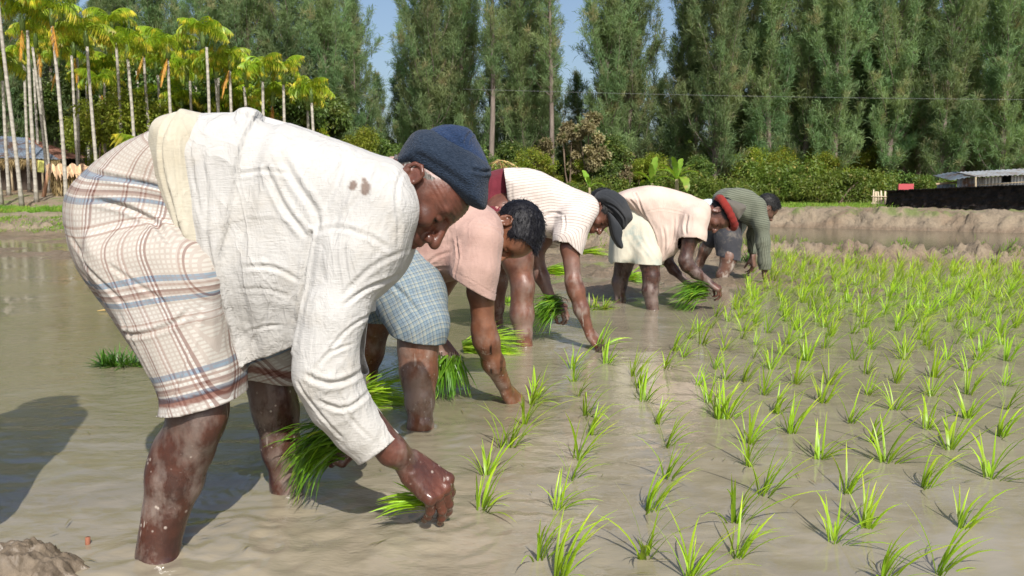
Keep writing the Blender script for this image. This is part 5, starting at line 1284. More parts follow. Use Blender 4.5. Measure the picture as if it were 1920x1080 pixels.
def areca(px, Yd, cy, label, dead=0, nf=9, fs=1.0, seed=0):
    x = X_at(px, Yd); z0 = Hxy(x, Yd) - .05; h = .88 + (360 - cy - 38) * Yd / 1493.0 - z0
    t = thing('areca_palm', label, 'palm tree', (x, Yd, z0), 0, 'areca palms beside the huts'); q = random.Random(seed + px)
    me, top = trunk_mesh(h, seed + px % 17); c = bpy.data.objects.new('trunk', me); COL.objects.link(c); c.parent = t
    b = MB(); b.tube([top + (0, 0, -.02), top + (0, 0, .25), top + (0, 0, .5)], (.062, .075, .03), 9); s_ = link('crownshaft', b.mesh('crownshaft', True), t, shaft_m); top = top + np.array((0, 0, .42))
    a0 = q.uniform(0, 6.28)
    for i in range(nf):
        f = bpy.data.objects.new('frond', FR[(i + q.randrange(2)) % 5]); COL.objects.link(f); f.parent = t; f.location = tuple(top); f.rotation_euler = (q.uniform(-.2, .2), q.uniform(-.25, .75), a0 + i * 2.4); f.scale = (fs * q.uniform(.85, 1.1),) * 3
    for i in range(dead):
        f = bpy.data.objects.new('dead_frond', FD); COL.objects.link(f); f.parent = t; f.location = tuple(top - np.array((0, 0, .35))); f.rotation_euler = (0, 0, q.uniform(3.6, 5.6)); f.scale = (.85,) * 3; f['label'] = 'dead orange frond hanging down the trunk'
    return t
AP = [(2, 22.5, -60, 0, 'areca palm trunk at the very left edge of the picture, its crown out of sight'), (16, 25, 120, 0, 'short areca palm just inside the left edge'), (40, 22, -70, 0, 'thick pale areca trunk, third from the left edge, crown above the frame'), (68, 23, 30, 1, 'areca palm with a bright orange dead frond in front of the blue roof'),
      (122, 22.5, 22, 1, 'tall areca palm with a brown husk under its crown, in front of the rusty roof'), (186, 24, 58, 0, 'yellow-crowned areca palm left of the seed-pod tree'), (228, 26, 40, 0, 'areca palm behind the yellow one, darker crown'), (255, 25, 80, 0, 'areca palm above the young fan palm'), (290, 26.5, 75, 1, 'areca palm with tattered crown between two taller ones'), (330, 25, 80, 1, 'areca palm with an orange-brown frond, over the sash of the front man'),
      (360, 27, 120, 0, 'low areca palm behind the taller ones in the middle of the grove'), (393, 24.5, 60, 0, 'tallest areca palm right of the middle of the grove with a clean pale trunk'), (413, 26.5, 115, 0, 'slim areca palm pressed against the tall pale trunk'), (441, 25.5, 100, 1, 'areca palm with rusty hanging frond right of the tall pale trunk'), (471, 26, 130, 0, 'areca palm above the fabric knot on the white shirt'), (496, 25, 120, 0, 'areca palm with a drooping yellow crown, fifth from the grove\'s right end'),
      (522, 26.5, 165, 1, 'small areca palm with a brown hanging frond near the right end of the grove'), (539, 25.5, 125, 0, 'areca palm with a wide crown third from the grove\'s right end'), (579, 26.5, 172, 0, 'small areca palm second from the grove\'s right end'), (592, 25.5, 160, 0, 'last areca palm at the right end of the grove'), (-40, 23, 0, 0, 'areca palm just outside the left edge'), (90, 27, 60, 0, 'areca palm in the shade behind the hut'), (150, 27.5, 75, 0, 'areca palm in the shade between hut and seed-pod tree'), (310, 28, 110, 0, 'shaded areca palm deep in the grove'), (450, 28.5, 160, 0, 'shaded low areca palm deep in the right of the grove'), (208, 29, 120, 0, 'low areca palm peeping over the seed-pod tree'), (345, 28, 175, 0, 'lowest areca palm in the middle of the grove'), (382, 29.5, 190, 0, 'small areca palm in the shade left of the tall pale trunk'), (425, 28, 205, 0, 'small areca palm whose crown just clears the white shirt'), (484, 28.5, 200, 0, 'low areca palm between two pale trunks right of the fabric knot'), (555, 28.5, 205, 0, 'low areca palm half hidden at the right of the grove')]
for i, (px, Yd, cy, dd, lb) in enumerate(AP): areca(px, Yd, cy, lb, dd, 14, 1.0 if px < 420 else .86, i)
q2 = random.Random(21)
for i in range(26):
    px = 60 + i * 21 + q2.randint(-6, 6); low = 60 + 90 * max(0, px - 100) / 500
    areca(px, q2.uniform(27, 31), int(q2.uniform(low - 15, low + 95)), 'crowded areca palm in the inner rows of the grove', int(q2.random() < .15), 11, .95, 50 + i)
def young_palm(px, Yd, label, s=1.6):
    x = X_at(px, Yd); t = thing('young_palm', label, 'palm', (x, Yd, Hxy(x, Yd)), 0)
    q = random.Random(px)
    for i in range(10):
        f = bpy.data.objects.new('frond', FR[i % 5]); COL.objects.link(f); f.parent = t; f.rotation_euler = (0, q.uniform(-.5, -.1), i * .63 + .2); f.scale = (s * q.uniform(.8, 1.1),) * 3; f.location = (0, 0, .7)
    b = MB(); b.tube([(0, 0, -.1), (0, 0, .8)], (.12, .09), 9); b.build('trunk', twig_m, t, True)
young_palm(300, 22.5, 'young palm without a trunk, fan of long arching fronds above the front man\'s hips', 1.75)
young_palm(350, 24, 'smaller young palm right of the large fan', 1.3)
def dry_palm():
    x = X_at(935, 27); t = thing('dry_palm', 'dried-out palm stump with hanging straw-coloured leaves behind the navy cap', 'palm', (x, 27, Hxy(x, 27)))
    b = MB(); b.tube([(0, 0, 0), (0, 0, 1.5)], (.1, .07), 8); b.build('trunk', twig_m, t, True); q = random.Random(3)
    for i in range(12):
        f = bpy.data.objects.new('dead_frond', DRYF); COL.objects.link(f); f.parent = t; f.location = (0, 0, 1.5); f.rotation_euler = (0, q.uniform(-.9, .1), i * .55); f.scale = (q.uniform(.6, .9),) * 3
straw_m = leafmat('straw frond', (.42, .30, .15), (.52, .40, .22), (.25, .17, .09), .3, 3, .75)
DRYF = frond(1.1, 12, -.6, .9, .3, .8, 18, straw_m, .03); dry_palm()

# --- banana plants
ban_m = leafmat('banana leaf', (.16, .30, .03), (.25, .40, .05), (.40, .38, .10), .4, 2.5, .4)
def banana_leaf(L, W, seed, a0=1.35, curve=1.6):
    q = np.random.default_rng(seed); n = 12; P = [np.zeros(3)]; a = a0; V = []; Fq = []
    for i in range(n): a -= curve / n; P.append(P[-1] + L / n * np.array((math.cos(a), 0, math.sin(a))))
    for i in range(n + 1):
        t = i / n; w = W * .5 * (math.sin(math.pi * min(1, max(0, (t - .12) / .88))) ** .55) * (1 if i % 3 else .75) + .012; up = .25 * w
        V += [P[i] + (0, -w, up), P[i], P[i] + (0, w, up)]
    for i in range(n): Fq += [(3 * i, 3 * i + 1, 3 * i + 4, 3 * i + 3), (3 * i + 1, 3 * i + 2, 3 * i + 5, 3 * i + 4)]
    me = npmesh('leaf', np.array(V), np.array(Fq), True, None, np.ones((len(V), 3))); me.materials.append(ban_m); return me
BAN = [banana_leaf(1.15, .30, i, 1.5 - .18 * i, .7 + .5 * i) for i in range(4)]
stem_m = woodmat('banana stem', (.24, .20, .12), (.40, .33, .20), 5)
def banana(px, Yd, label, s, nl, seed):
    x = X_at(px, Yd); t = thing('banana_plant', label, 'banana plant', (x, Yd, Hxy(x, Yd) - .03), 0, 'banana plants in front of the trees'); q = random.Random(seed)
    b = MB(); b.tube([(0, 0, 0), (.02, 0, .5 * s), (0, 0, .95 * s)], (.10 * s, .08 * s, .05 * s), 9); b.build('trunk', stem_m, t, True)
    for i in range(nl):
        f = bpy.data.objects.new('leaf', BAN[i % 4]); COL.objects.link(f); f.parent = t; f.location = (0, 0, .9 * s); f.rotation_euler = (0, q.uniform(-.15, .2), i * 2.4 + seed); f.scale = (s * q.uniform(.75, 1.1),) * 3
banana(1105, 26.2, 'banana plant with two broad leaves and a dried skirt, left of the other two', .62, 4, 2); banana(1222, 25.8, 'middle banana plant with one leaf pointing straight up', .82, 5, 1); banana(1268, 25.5, 'right-hand banana plant with wide drooping leaves, behind the peach shirt', .92, 7, 4)

# --- grass tussocks on the banks
def grass_field(name, n, fx, L, label, mat, seed, w=.006):
    q = np.random.default_rng(seed); x, y = fx(q, n); z = height(x, y, False); P = np.stack((x, y, z - .01), 1); k = z > .03; P = P[k]; m_ = len(P)
    V, Fq = strips(P, np.array((.15, 0, 1.0)) + q.normal(0, .35, (m_, 3)), L * q.uniform(.5, 1.2, m_), np.full(m_, w), q, .15)
    me = npmesh(name, V, Fq, False, None, rep(np.clip(1 + .3 * q.normal(0, .6, (m_, 1)), .5, 1.7) * np.ones((1, 3)))); o = link(name, me, None, mat); tag(o, label, 'grass', kind='stuff')
grass_m = leafmat('bank grass', (.14, .27, .03), (.24, .36, .05), (.38, .36, .10), .4, 1.5, .5)
def strip_left(q, n): return q.uniform(-17, -5.5, n), q.normal(0, .24, n) + 21.4
grass_field('bright_grass', 26000, strip_left, .13, 'bright green strip of young grass in front of the huts', grass_m, 1, .014)
def clumps(q, n):
    c = q.uniform((-12, 16.2), (-6, 19.5), (60, 2)); k = q.integers(0, 60, n); return c[k, 0] + q.normal(0, .22, n), c[k, 1] + q.normal(0, .22, n)
grass_field('bank_grass', 9000, clumps, .12, 'tufts of grass on the left mud bank', grass_m, 2, .012)
def foot(q, n): x = q.uniform(-4, 17, n); return x, 24.2 + q.normal(0, .9, n) + .12 * np.abs(x - 6)
grass_field('verge_grass', 30000, foot, .16, 'grass verge between the far bank and the shrubs', grass_m, 3, .014)
def bundg(q, n):
    c = BC[(BC[:, 0] > .5) & (BC[:, 0] < 8)]; k = q.integers(0, len(c), n // 30); k = np.repeat(k, 30); o = np.repeat(q.normal(0, .3, (n // 30, 2)), 30, 0); return c[k, 0] + o[:, 0] + q.normal(0, .05, len(k)), c[k, 1] + o[:, 1] + q.normal(0, .05, len(k))
grass_field('bund_grass', 2400, bundg, .13, 'thin tufts of grass along the mud bund', grass_m, 4, .009)
def leafl(q, n): x = q.uniform(-16, 20, n); return x, q.uniform(24, 31, n)

# ------------------------------------------------------------------ huts, wall, fence, wire
def corr(name, c1, c2, rough=.5, metal=.3, rust=None):
    m = NT(name); co = m.coord(1.0); f = m.noise(co, 2.5, 5, .65)
    c = m.mix(m.val(f, .35, .65), c1, c2)
    if rust: c = m.mix(m.val(m.noise(co, 1.6, 6, .7), .48, .6), c, rust)
    return m.done(m.bsdf(c, rough, m.bump(f, .3, .01), .4, Metallic=metal))
def sheet(name, A, B_, C_, D_, mat, parent, waves=8, amp=.012, th=.006):
    """corrugated sheet on the quad A B C D, ridges running from A to D"""
    A, B_, C_, D_ = (np.array(v, float) for v in (A, B_, C_, D_)); n = waves * 4; N = nrm(np.cross(B_ - A, D_ - A)); V = []
    for i in range(n + 1):
        t = i / n; o = N * amp * math.sin(t * waves * 2 * math.pi)
        for p, q in ((A, B_), (D_, C_)): V.append(p + (q - p) * t + o); V.append(p + (q - p) * t + o - N * th)
    F_ = []
    for i in range(n):
        a = 4 * i; b = a + 4; F_ += [(a, b, b + 2, a + 2), (a + 1, a + 3, b + 3, b + 1), (a, a + 1, b + 1, b), (a + 2, b + 2, b + 3, a + 3)]
    F_ += [(0, 2, 3, 1), (4 * n, 4 * n + 1, 4 * n + 3, 4 * n + 2)]
    b = MB(); b.add(V, F_); return b.build(name, mat, parent)
tin_blue = corr('blue grey tin', (.20, .25, .33), (.30, .36, .44), .45, .5, (.16, .09, .06)); tin_rust = corr('rusty tin', (.22, .105, .075), (.30, .16, .115), .7, .2, (.16, .07, .045)); tin_pale = corr('pale tin', (.46, .50, .54), (.60, .62, .64), .5, .35, (.36, .30, .26))
mudwall = plainmat('dark mat wall', (.055, .040, .030), .9); post_m = woodmat('bamboo post', (.34, .27, .17), (.50, .42, .29), 8)
def L3(px, py, Y): return at(px, py, Y)
def hut():
    base = at(20, 356, 29.6); t = thing('hut', 'low hut with patched blue-grey and rusty tin roof behind the palm trunks', 'hut', (base[0], base[1], 0)); b0 = np.array(t.location)
    P = lambda px, py, Y: at(px, py, Y) - b0
    e0, e1 = P(-110, 292, 29.2), P(112, 299, 29.2); r0, r1 = P(-60, 252, 31.4), P(48, 258, 31.4)
    for i in range(5):
        a, b = i / 5, (i + 1) / 5; f = lambda p, q, t_: p + (q - p) * t_
        o = np.array((0, 0, .012 * (i % 2))); sheet('roof_sheet', f(e0, e1, a) + o, f(e0, e1, b + .01) + o, f(r0, r1, b + .01) + o, f(r0, r1, a) + o, tin_blue, t, 6)['label'] = 'blue grey corrugated roof sheet'
    h0 = P(168, 296, 33)
    mid = (e1 + h0) / 2; top2 = r1 + (h0 - r1) * .02
    sheet('roof_sheet', e1 + (0, 0, .01), mid + (0, 0, .01), r1 + (.02, 0, .01), r1 + (0, 0, .01), tin_rust, t, 5)['label'] = 'rusty brown roof sheet'
    sheet('roof_sheet', mid + (0, 0, .015), h0 + (0, 0, .015), r1 + (.04, 0, .015), r1 + (.02, 0, .01), tin_rust, t, 5)['label'] = 'rusty brown roof sheet'
    zb = Hxy(base[0], 29.8) - .1; w0, w1 = P(-100, 300, 29.8), P(108, 300, 29.8); w2 = P(150, 300, 32.6)
    for p, q, nm in ((w0, w1, 'wall'), (w1, w2, 'wall')):
        d = nrm(q - p); n = np.cross(d, (0, 0, 1)) * .04; b = MB(); lo = lambda v: np.array((v[0], v[1], zb))
        b.add([lo(p) - n, lo(q) - n, q - n, p - n, lo(p) + n, lo(q) + n, q + n, p + n], [(0, 1, 2, 3), (7, 6, 5, 4), (0, 4, 5, 1), (3, 2, 6, 7), (1, 5, 6, 2), (0, 3, 7, 4)]); b.build(nm, mudwall, t)
    for px in (-60, 20, 78, 108):
        p = P(px, 300, 29.45); b = MB(); b.tube([(p[0], p[1], zb), tuple(p + (0, 0, .05))], .04, 7); b.build('post', post_m, t, True)
    # ragged thatch fringe below the eave
    q = np.random.default_rng(4); n = 1500; tt = q.random(n); Pn = e0 + (e1 - e0) * tt[:, None] + q.normal(0, .03, (n, 3)) + np.array((0, .05, -.02))
    V, Fq = strips(Pn, np.array((0, -.15, -1.0)) + q.normal(0, .35, (n, 3)), q.uniform(.15, .5, n), np.full(n, .02), q, 0); tag(link('thatch_fringe', npmesh('thatch_fringe', V, Fq, False, None, rep(np.ones((n, 1)) * q.uniform(.4, 1, (n, 1)) * np.ones((1, 3)))), t, straw_m), kind='stuff')
    b = MB(); p = P(77, 312, 28.9); b.box(p, (.22, .03, .42), Matrix.Rotation(.1, 3, 'Y')); b.build('plastic_sheet', plainmat('yellow green plastic', (.50, .50, .14), .4), t)
def lean_to():
    base = at(125, 356, 24.6); z0 = Hxy(base[0], 24.6); t = thing('thatch_shelter', 'lean-to of dry pale palm leaves against the hut, right of the doorway', 'shelter', (base[0], base[1], z0)); q = random.Random(8)
    dry = leafmat('dry palm sheath', (.48, .30, .17), (.62, .44, .28), (.26, .16, .10), .15, 3, .8)
    W, H_ = 1.45, .92
    b = MB(); b.tube([(-.72, 0, -.05), (-.52, .1, H_ + .05)], (.06, .05), 7); b.build('post', woodmat('reddish post', (.30, .15, .09), (.40, .24, .15), 7), t, True)
    for i in range(26):
        x = -.5 + 1.35 * (i / 26) + q.uniform(-.03, .03); z = H_ + .10 * math.sin(i) * .5; L = q.uniform(.28, .5); V = []; Fq = []
        for k in range(6):
            u = k / 5; w = .055 * math.sin(math.pi * min(1, .2 + .8 * u)) + .006; d = np.array((x + u * L * .45, -.05 - u * L * .55, z - u * L * (.45 + .5 * u))); V += [d - (w, 0, .0), d + (0, 0, .02), d + (w, 0, 0)]
        for k in range(5): Fq += [(3 * k, 3 * k + 1, 3 * k + 4, 3 * k + 3), (3 * k + 1, 3 * k + 2, 3 * k + 5, 3 * k + 4)]
        g = q.uniform(.6, 1.35); o = link('dry_leaf', npmesh('dry_leaf', np.array(V), np.array(Fq), True, None, np.full((len(V), 3), g)), t, dry)
    r = np.random.default_rng(5); n = 900; Pn = np.stack((r.uniform(-.5, .95, n), r.uniform(-.02, .12, n), r.uniform(.3, 1.0, n) * H_), 1); V, Fq = strips(Pn, np.array((.1, 0, -1.0)) + r.normal(0, .15, (n, 3)), r.uniform(.2, .5, n), np.full(n, .035), r, 0)
    tag(link('hanging_thatch', npmesh('hanging_thatch', V, Fq, False, None, rep(r.uniform(.35, 1.0, (n, 1)) * np.ones((1, 3)))), t, straw_m), kind='stuff')
def black_wall():
    a = at(1664, 387, 23.5); b_ = at(1990, 404, 18.6); t0 = thing('black_wall', 'long low black wall of dark blocks on top of the far bank', 'wall', (a[0], a[1], 0)); o0 = np.array(t0.location)
    n = 60; d = nrm((b_ - a) * (1, 1, 0)); L = np.linalg.norm((b_ - a)[:2]); nn = np.array((d[1], -d[0], 0)); V = []; Fq = []; r = np.random.default_rng(3); rows = 9
    if nn[1] > 0: nn = -nn
    for i in range(n + 1):
        u = i / n; top = at(1668 + (1990 - 1668) * u, 359 - 13 * u, 0 + (a[1] + (b_[1] - a[1]) * u))[2]; base = Hxy(a[0] + d[0] * L * u, a[1] + d[1] * L * u) - .1
        for k in range(rows + 1):
            z = base + (top - base) * k / rows + (.012 * r.normal() if k == rows else 0); V.append(a * (1, 1, 0) + d * L * u + nn * (.10 + .018 * r.normal() - .05 * k / rows) + (0, 0, z) - o0)
        V.append(a * (1, 1, 0) + d * L * u - nn * .08 + (0, 0, top) - o0); V.append(a * (1, 1, 0) + d * L * u - nn * .12 + (0, 0, base) - o0)
    m_ = rows + 3
    for i in range(n):
        for k in range(m_ - 1): x = i * m_ + k; Fq.append((x, x + m_, x + m_ + 1, x + 1))
    b = MB(); b.add(V, Fq + [tuple(range(m_)), tuple(n * m_ + k for k in range(m_ - 1, -1, -1))])
    m = NT('sooty black blocks'); co = m.coord((1, 1, 1)); f = m.noise(co, 5, 6, .75); g = m.noise(m.coord((.8, .8, 5)), 3, 4)
    mt = m.done(m.bsdf(m.mix(m.val(f, .4, .7), (.011, .010, .010), m.mix(m.val(g, .4, .6), (.05, .034, .026), (.03, .03, .032))), .85, m.bump(m.math('ADD', f, g), 1.0, .04), .2)); b.build('block_courses', mt, t0)
    for i in range(12):
        u = (i + .5) / 12; top = at(1668 + (1990 - 1668) * u, 359 - 13 * u, (a[1] + (b_[1] - a[1]) * u))[2]; bb = MB(); bb.box(a * (1, 1, 0) + d * L * u + (0, 0, top + .012) - o0, (L / 12.4, .26, .03), Matrix.Rotation(math.atan2(d[1], d[0]), 3, 'Z')); bb.build('coping_block', mt, t0)
def stick_fence():
    t = thing('stick_fence', 'short fence of pale upright sticks at the end of the black wall', 'fence', (at(1650, 386, 23.8)[0], 23.8, 0)); o = np.array(t.location); pm = woodmat('pale sticks', (.50, .40, .28), (.68, .58, .44), 9); q = random.Random(2)
    for i in range(9):
        px = 1636 + i * 3.7 + q.uniform(-.8, .8); p = at(px, 388, 23.8); z = Hxy(p[0], p[1]); b = MB(); tp = at(px + q.uniform(-1.5, 1.5), 356 + q.uniform(-1, 5), 23.8); b.tube([p * (1, 1, 0) + (0, 0, z - .1) - o, (p + tp) / 2 - o + (q.uniform(-.01, .01), 0, 0), tp - o], (.022, .020, .016), 6); b.build('stick', pm, t, True)
    for py in (368, 381): b = MB(); b.tube([at(1633, py, 23.77) - o, at(1668, py + 1, 23.77) - o], .014, 6); b.build('rail', pm, t, True)
def shed():
    Yb = 21.5; t = thing('tin_shed', 'long pale corrugated-tin shed with a shaded hatch behind the black wall', 'shed', (at(1840, 380, Yb)[0], Yb, 0)); o = np.array(t.location); P = lambda px, py, Y: at(px, py, Y) - o
    zz = .2
    def wl(px0, px1, y0, y1, Y0, Y1, lab=None):
        A = P(px0, y0, Y0); B_ = P(px1, y1, Y1); s_ = sheet('wall_sheet', (A[0], A[1], zz), (B_[0], B_[1], zz), B_, A, tin_pale if lab is None else tin_blue, t, 5, .012)
    wl(1795, 1830, 333, 334, 21.5, 21.4, 1); wl(1830, 1846, 334, 333, 21.4, 21.3); wl(1846, 1879, 333, 331, 21.3, 21.1); wl(1896, 1925, 330, 328, 21.0, 20.8); wl(1925, 2010, 328, 325, 20.8, 20.4); wl(1757, 1792, 346, 345, 22.2, 22.2, 1)
    A = P(1879, 342, 21.1); B_ = P(1896, 342, 21.0); sheet('wall_sheet', (A[0], A[1], zz), (B_[0], B_[1], zz), B_, A, tin_pale, t, 2)
    b = MB(); A = P(1877, 329, 21.35); B_ = P(1898, 343, 21.35); b.box(((A + B_) / 2), (abs(B_[0] - A[0]) + .05, .02, abs(B_[2] - A[2]) + .06)); b.build('hatch', plainmat('shaded hatch', (.004, .004, .004), .9), t)  # black panel painted as the shade inside the window hole
    fr = [P(1783, 338, 21.2), P(1820, 331, 21.1), P(1830, 331.5, 21.0), P(1900, 328, 20.7), P(2015, 322, 20.2)]; bk = [p + np.array((.4, 1.7, .16)) for p in fr]
    for i in range(4): sheet('roof_sheet', fr[i], fr[i + 1], bk[i + 1], bk[i], tin_pale if i > 1 else tin_blue, t, 4 + 2 * i)
    b = MB(); b.tube([P(1829, 332, 20.95), P(1829, 356, 20.95)], .025, 6); b.build('post', post_m, t)
    b = MB(); b.tube([P(1755, 345.5, 22.0), P(1800, 341, 21.8)], .03, 6); b.build('eave_pole', woodmat('tan pole', (.36, .26, .16), (.46, .35, .23)), t)
    b = MB(); b.tube([P(1835, 347, 21.2), P(1925, 341, 20.7)], .012, 6); b.build('rail', post_m, t)
def red_sheet():
    p = at(1698, 354, 24.5); t = MB(); t.box((0, 0, 0), (.46, .05, .30)); t.box((0, .02, -.3), (.04, .04, .5)); o = t.build('red_sheet', plainmat('faded red cloth', (.42, .075, .085), .8)); o.location = tuple(p); tag(o, 'faded red sheet propped up behind the left end of the black wall', 'cloth')
def wire():
    P0, P1 = at(868, 167, 25), at(2000, 187, 25); b = MB(); pts = [P0 + (P1 - P0) * t + np.array((0, 0, -.25 * 4 * t * (1 - t) * .25)) for t in np.linspace(0, 1, 24)]; b.tube(pts, .004, 5)
    o = b.build('power_line', plainmat('weathered cable', (.17, .18, .18), .6), None, True); tag(o, 'thin grey cable strung across in front of the casuarinas', 'power line')
def bystander():
    """a watcher whose shadow falls across the water at the left edge"""
    x, y = -1.50, 1.66; t = person('standing onlooker beyond the left edge whose shadow falls on the water', (x, y, 0)); S = SDF(); v = lambda *a: np.array(a, float)
    H = Head(v(x, y, 1.50), (.9, .4, 0), (0, 0, 1)); S.chain([(v(x, y, .85), .13), (v(x, y, 1.25), .14)], .05); S.chain([(v(x, y, 1.30), .07), (v(x, y, 1.45), .055)], .04); H.build(S)
    for q in (-1, 1):
        S.chain([(v(x, y + q * .09, .82), .09), (v(x, y + q * .11, .42), .06), (v(x, y + q * .11, -.05), .045)], .03); S.chain([(v(x, y + q * .18, 1.28), .055), (v(x + .02, y + q * .24, 1.02), .042), (v(x + .16, y + q * .08, .98), .03)], .03)
        hand(S, v(x + .16, y + q * .08, .98), (.2, -q, 0), (0, 0, 1), q)
    body_obj('body', S, .009, skinmat('skin onlooker', (.10, .045, .03), (.18, .08, .05)), t, lambda V: H.tint(V), legmud(.4))
    S = SDF(); S.chain([(v(x, y, .80), .21), (v(x, y, 1.25), .20)], .05)
    for q in (-1, 1): S.chain([(v(x, y + q * .17, 1.27), .085), (v(x + .02, y + q * .26, 1.04), .075)], .04)
    cloth_obj('shirt', S, .010, clothmat('onlooker shirt', (.4, .38, .3)), t, [crumple(.006)], lambda P: np.maximum(.78 - P[:, 2], np.where(np.hypot(P[:, 0] - x, P[:, 1] - y) > .22, 1.06 - P[:, 2], -1)))
    S = SDF(); S.chain([(v(x, y, .90), .19), (v(x, y, .40), .235)], .05)
    cloth_obj('lungi', S, .010, clothmat('onlooker wrap', (.12, .16, .22)), t, [crumple(.006)], lambda P: np.maximum(.38 - P[:, 2], P[:, 2] - .95))
    hair_cap(H, t, hairmat('onlooker hair', (.005, .005, .006), (.02, .02, .02)), h=.008)
hut(); lean_to(); black_wall(); stick_fence(); shed(); red_sheet(); wire(); bystander()
def small_bits():
    q = random.Random(6)
    b = MB(); p = atz(164, 1020); b.tube([p + (0, 0, -.02), p + (.002, 0, .018)], .006, 8); tag(b.build('cane_stub', woodmat('reddish cane', (.22, .08, .05), (.30, .14, .08)), None, True), 'short reddish stub of cane sticking out of the water left of the front man\'s shin', 'cane stub')
    b = MB(); p = atz(198, 585); b.tube([p + (-.06, 0, .008), p + (0, .02, .014), p + (.09, -.01, .006)], (.004, .008, .002), 5); tag(b.build('floating_straw', straw_m2, None, True), 'yellow wisp of straw floating left of the plaid wrap', 'straw')
    Vs, Fs = [], []; n = 0
    for i in range(240):
        y = q.uniform(1.7, 9); x = q.uniform(-.62, .62) * y; L = q.uniform(.01, .045); a = q.uniform(0, 3.14); d = np.array((math.cos(a), math.sin(a), 0)) * L; s = np.array((-math.sin(a), math.cos(a), 0)) * .0018; o = np.array((x, y, .0085))
        Vs.append(np.array((o - d, o - s + (0, 0, .002), o + d, o + s + (0, 0, .002)))); Fs.append([n, n + 1, n + 2, n + 3]); n += 4
    o = link('floating_debris', npmesh('floating_debris', np.concatenate(Vs), np.array(Fs), False, None, np.ones((n, 3))), None, leafmat('bits of leaf', (.10, .12, .03), (.16, .11, .05), None, .1)); tag(o, 'scraps of leaf and straw floating on the muddy water', 'debris', kind='stuff')
straw_m2 = plainmat('wet straw', (.45, .32, .12), .5); small_bits()
for f_ in (man_front, man_pink, man_stripe, man_peach, man_green): f_()

# ------------------------------------------------------------------ rice
bunch_m = leafmat('bundled rice leaf', (.085, .25, .018), (.17, .38, .025), (.32, .46, .05), .36, 7, .36, spec=.5)
rice = leafmat('rice leaf', (.24, .46, .025), (.36, .58, .040), (.50, .60, .08), .42, 6, .38, spec=.45)
rice_dark = leafmat('rice leaf dark', (.05, .16, .018), (.085, .25, .025), (.15, .30, .04), .3, 6, .38, spec=.45)
rootm = plainmat('muddy roots', (.06, .04, .028), .7)
def blade(L, w, bend, n=5, tw=0.0, fold=.35):
    """one grass blade rising from the origin, arching towards +x; V section"""
    V = []; x = z = 0.0; a = .05
    for i in range(n + 1):
        t = i / n; ww = w * (min(1, .45 + 1.8 * t)) * (1 - t ** 2.6) + .0002
        s_ = math.sin(tw * t); c_ = math.cos(tw * t)
        nx, nz = math.cos(a), -math.sin(a)
        V += [(x + nx * fold * ww * .6 + s_ * ww * nx, -ww * c_, z + nz * fold * ww * .6), (x, 0, z), (x + nx * fold * ww * .6 - s_ * ww * nx, ww * c_, z + nz * fold * ww * .6)]
        a += bend / n * (.4 + 1.2 * t); st = L / n; x += math.sin(a) * st; z += math.cos(a) * st
    Fq = []
    for i in range(n):
        k = i * 3; Fq += [(k, k + 1, k + 4, k + 3), (k + 1, k + 2, k + 5, k + 4)]
    return np.array(V), np.array(Fq)
def tinted(name, V, Fq, col, mat):
    me = npmesh(name, V, Fq, True, None, col); me.materials.append(mat); return me
R2 = random.Random(11)
BL = []
for i in range(14):
    L = R2.uniform(.13, .25); V, Fq = blade(L, R2.uniform(.0022, .0036), R2.uniform(.15, 1.25), 6, R2.uniform(-.6, .6))
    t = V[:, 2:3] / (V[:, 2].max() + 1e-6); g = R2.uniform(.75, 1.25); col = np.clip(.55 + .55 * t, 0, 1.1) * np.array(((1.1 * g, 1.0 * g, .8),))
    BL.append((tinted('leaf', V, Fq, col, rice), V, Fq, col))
BROAD = []
def xf(V, loc, rx, rz, s): 
    M = np.array(Matrix.Rotation(rz, 3, 'Z') @ Matrix.Rotation(rx, 3, 'Y')); return (V * s) @ M.T + np.array(loc)
def blade_set(n, r, lean, seed):
    """poses of the blades of one clump: (variant, loc, tilt, turn, scale)"""
    q = random.Random(seed); out = []
    for i in range(n):
        side = q.random() < .72; az = q.gauss(lean[0], .55) if side else q.uniform(0, 6.28); ti = abs(q.gauss(.34, .22)) if side else abs(q.gauss(.12, .14))
        a = q.uniform(0, 6.28); rr = q.random() ** .6 * r
        out.append((q.randrange(len(BL)), (rr * math.cos(a), rr * math.sin(a), -.02), ti, az, q.uniform(.65, 1.12)))
    return out
def merged_clump(sets):
    Vs, Fs, Cs = [], [], []; n = 0
    for k, loc, ti, az, s in sets:
        V = xf(BL[k][1], loc, ti, az, s); Vs.append(V); Fs.append(BL[k][2] + n); Cs.append(BL[k][3]); n += len(V)
    return np.concatenate(Vs), np.concatenate(Fs), np.concatenate(Cs)
SETS = [blade_set(R2.randint(10, 17), .012, (.05, .20), 100 + i) for i in range(10)]
PROTO = []
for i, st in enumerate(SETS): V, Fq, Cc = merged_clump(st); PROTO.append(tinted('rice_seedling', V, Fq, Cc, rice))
BIGSETS = SETS
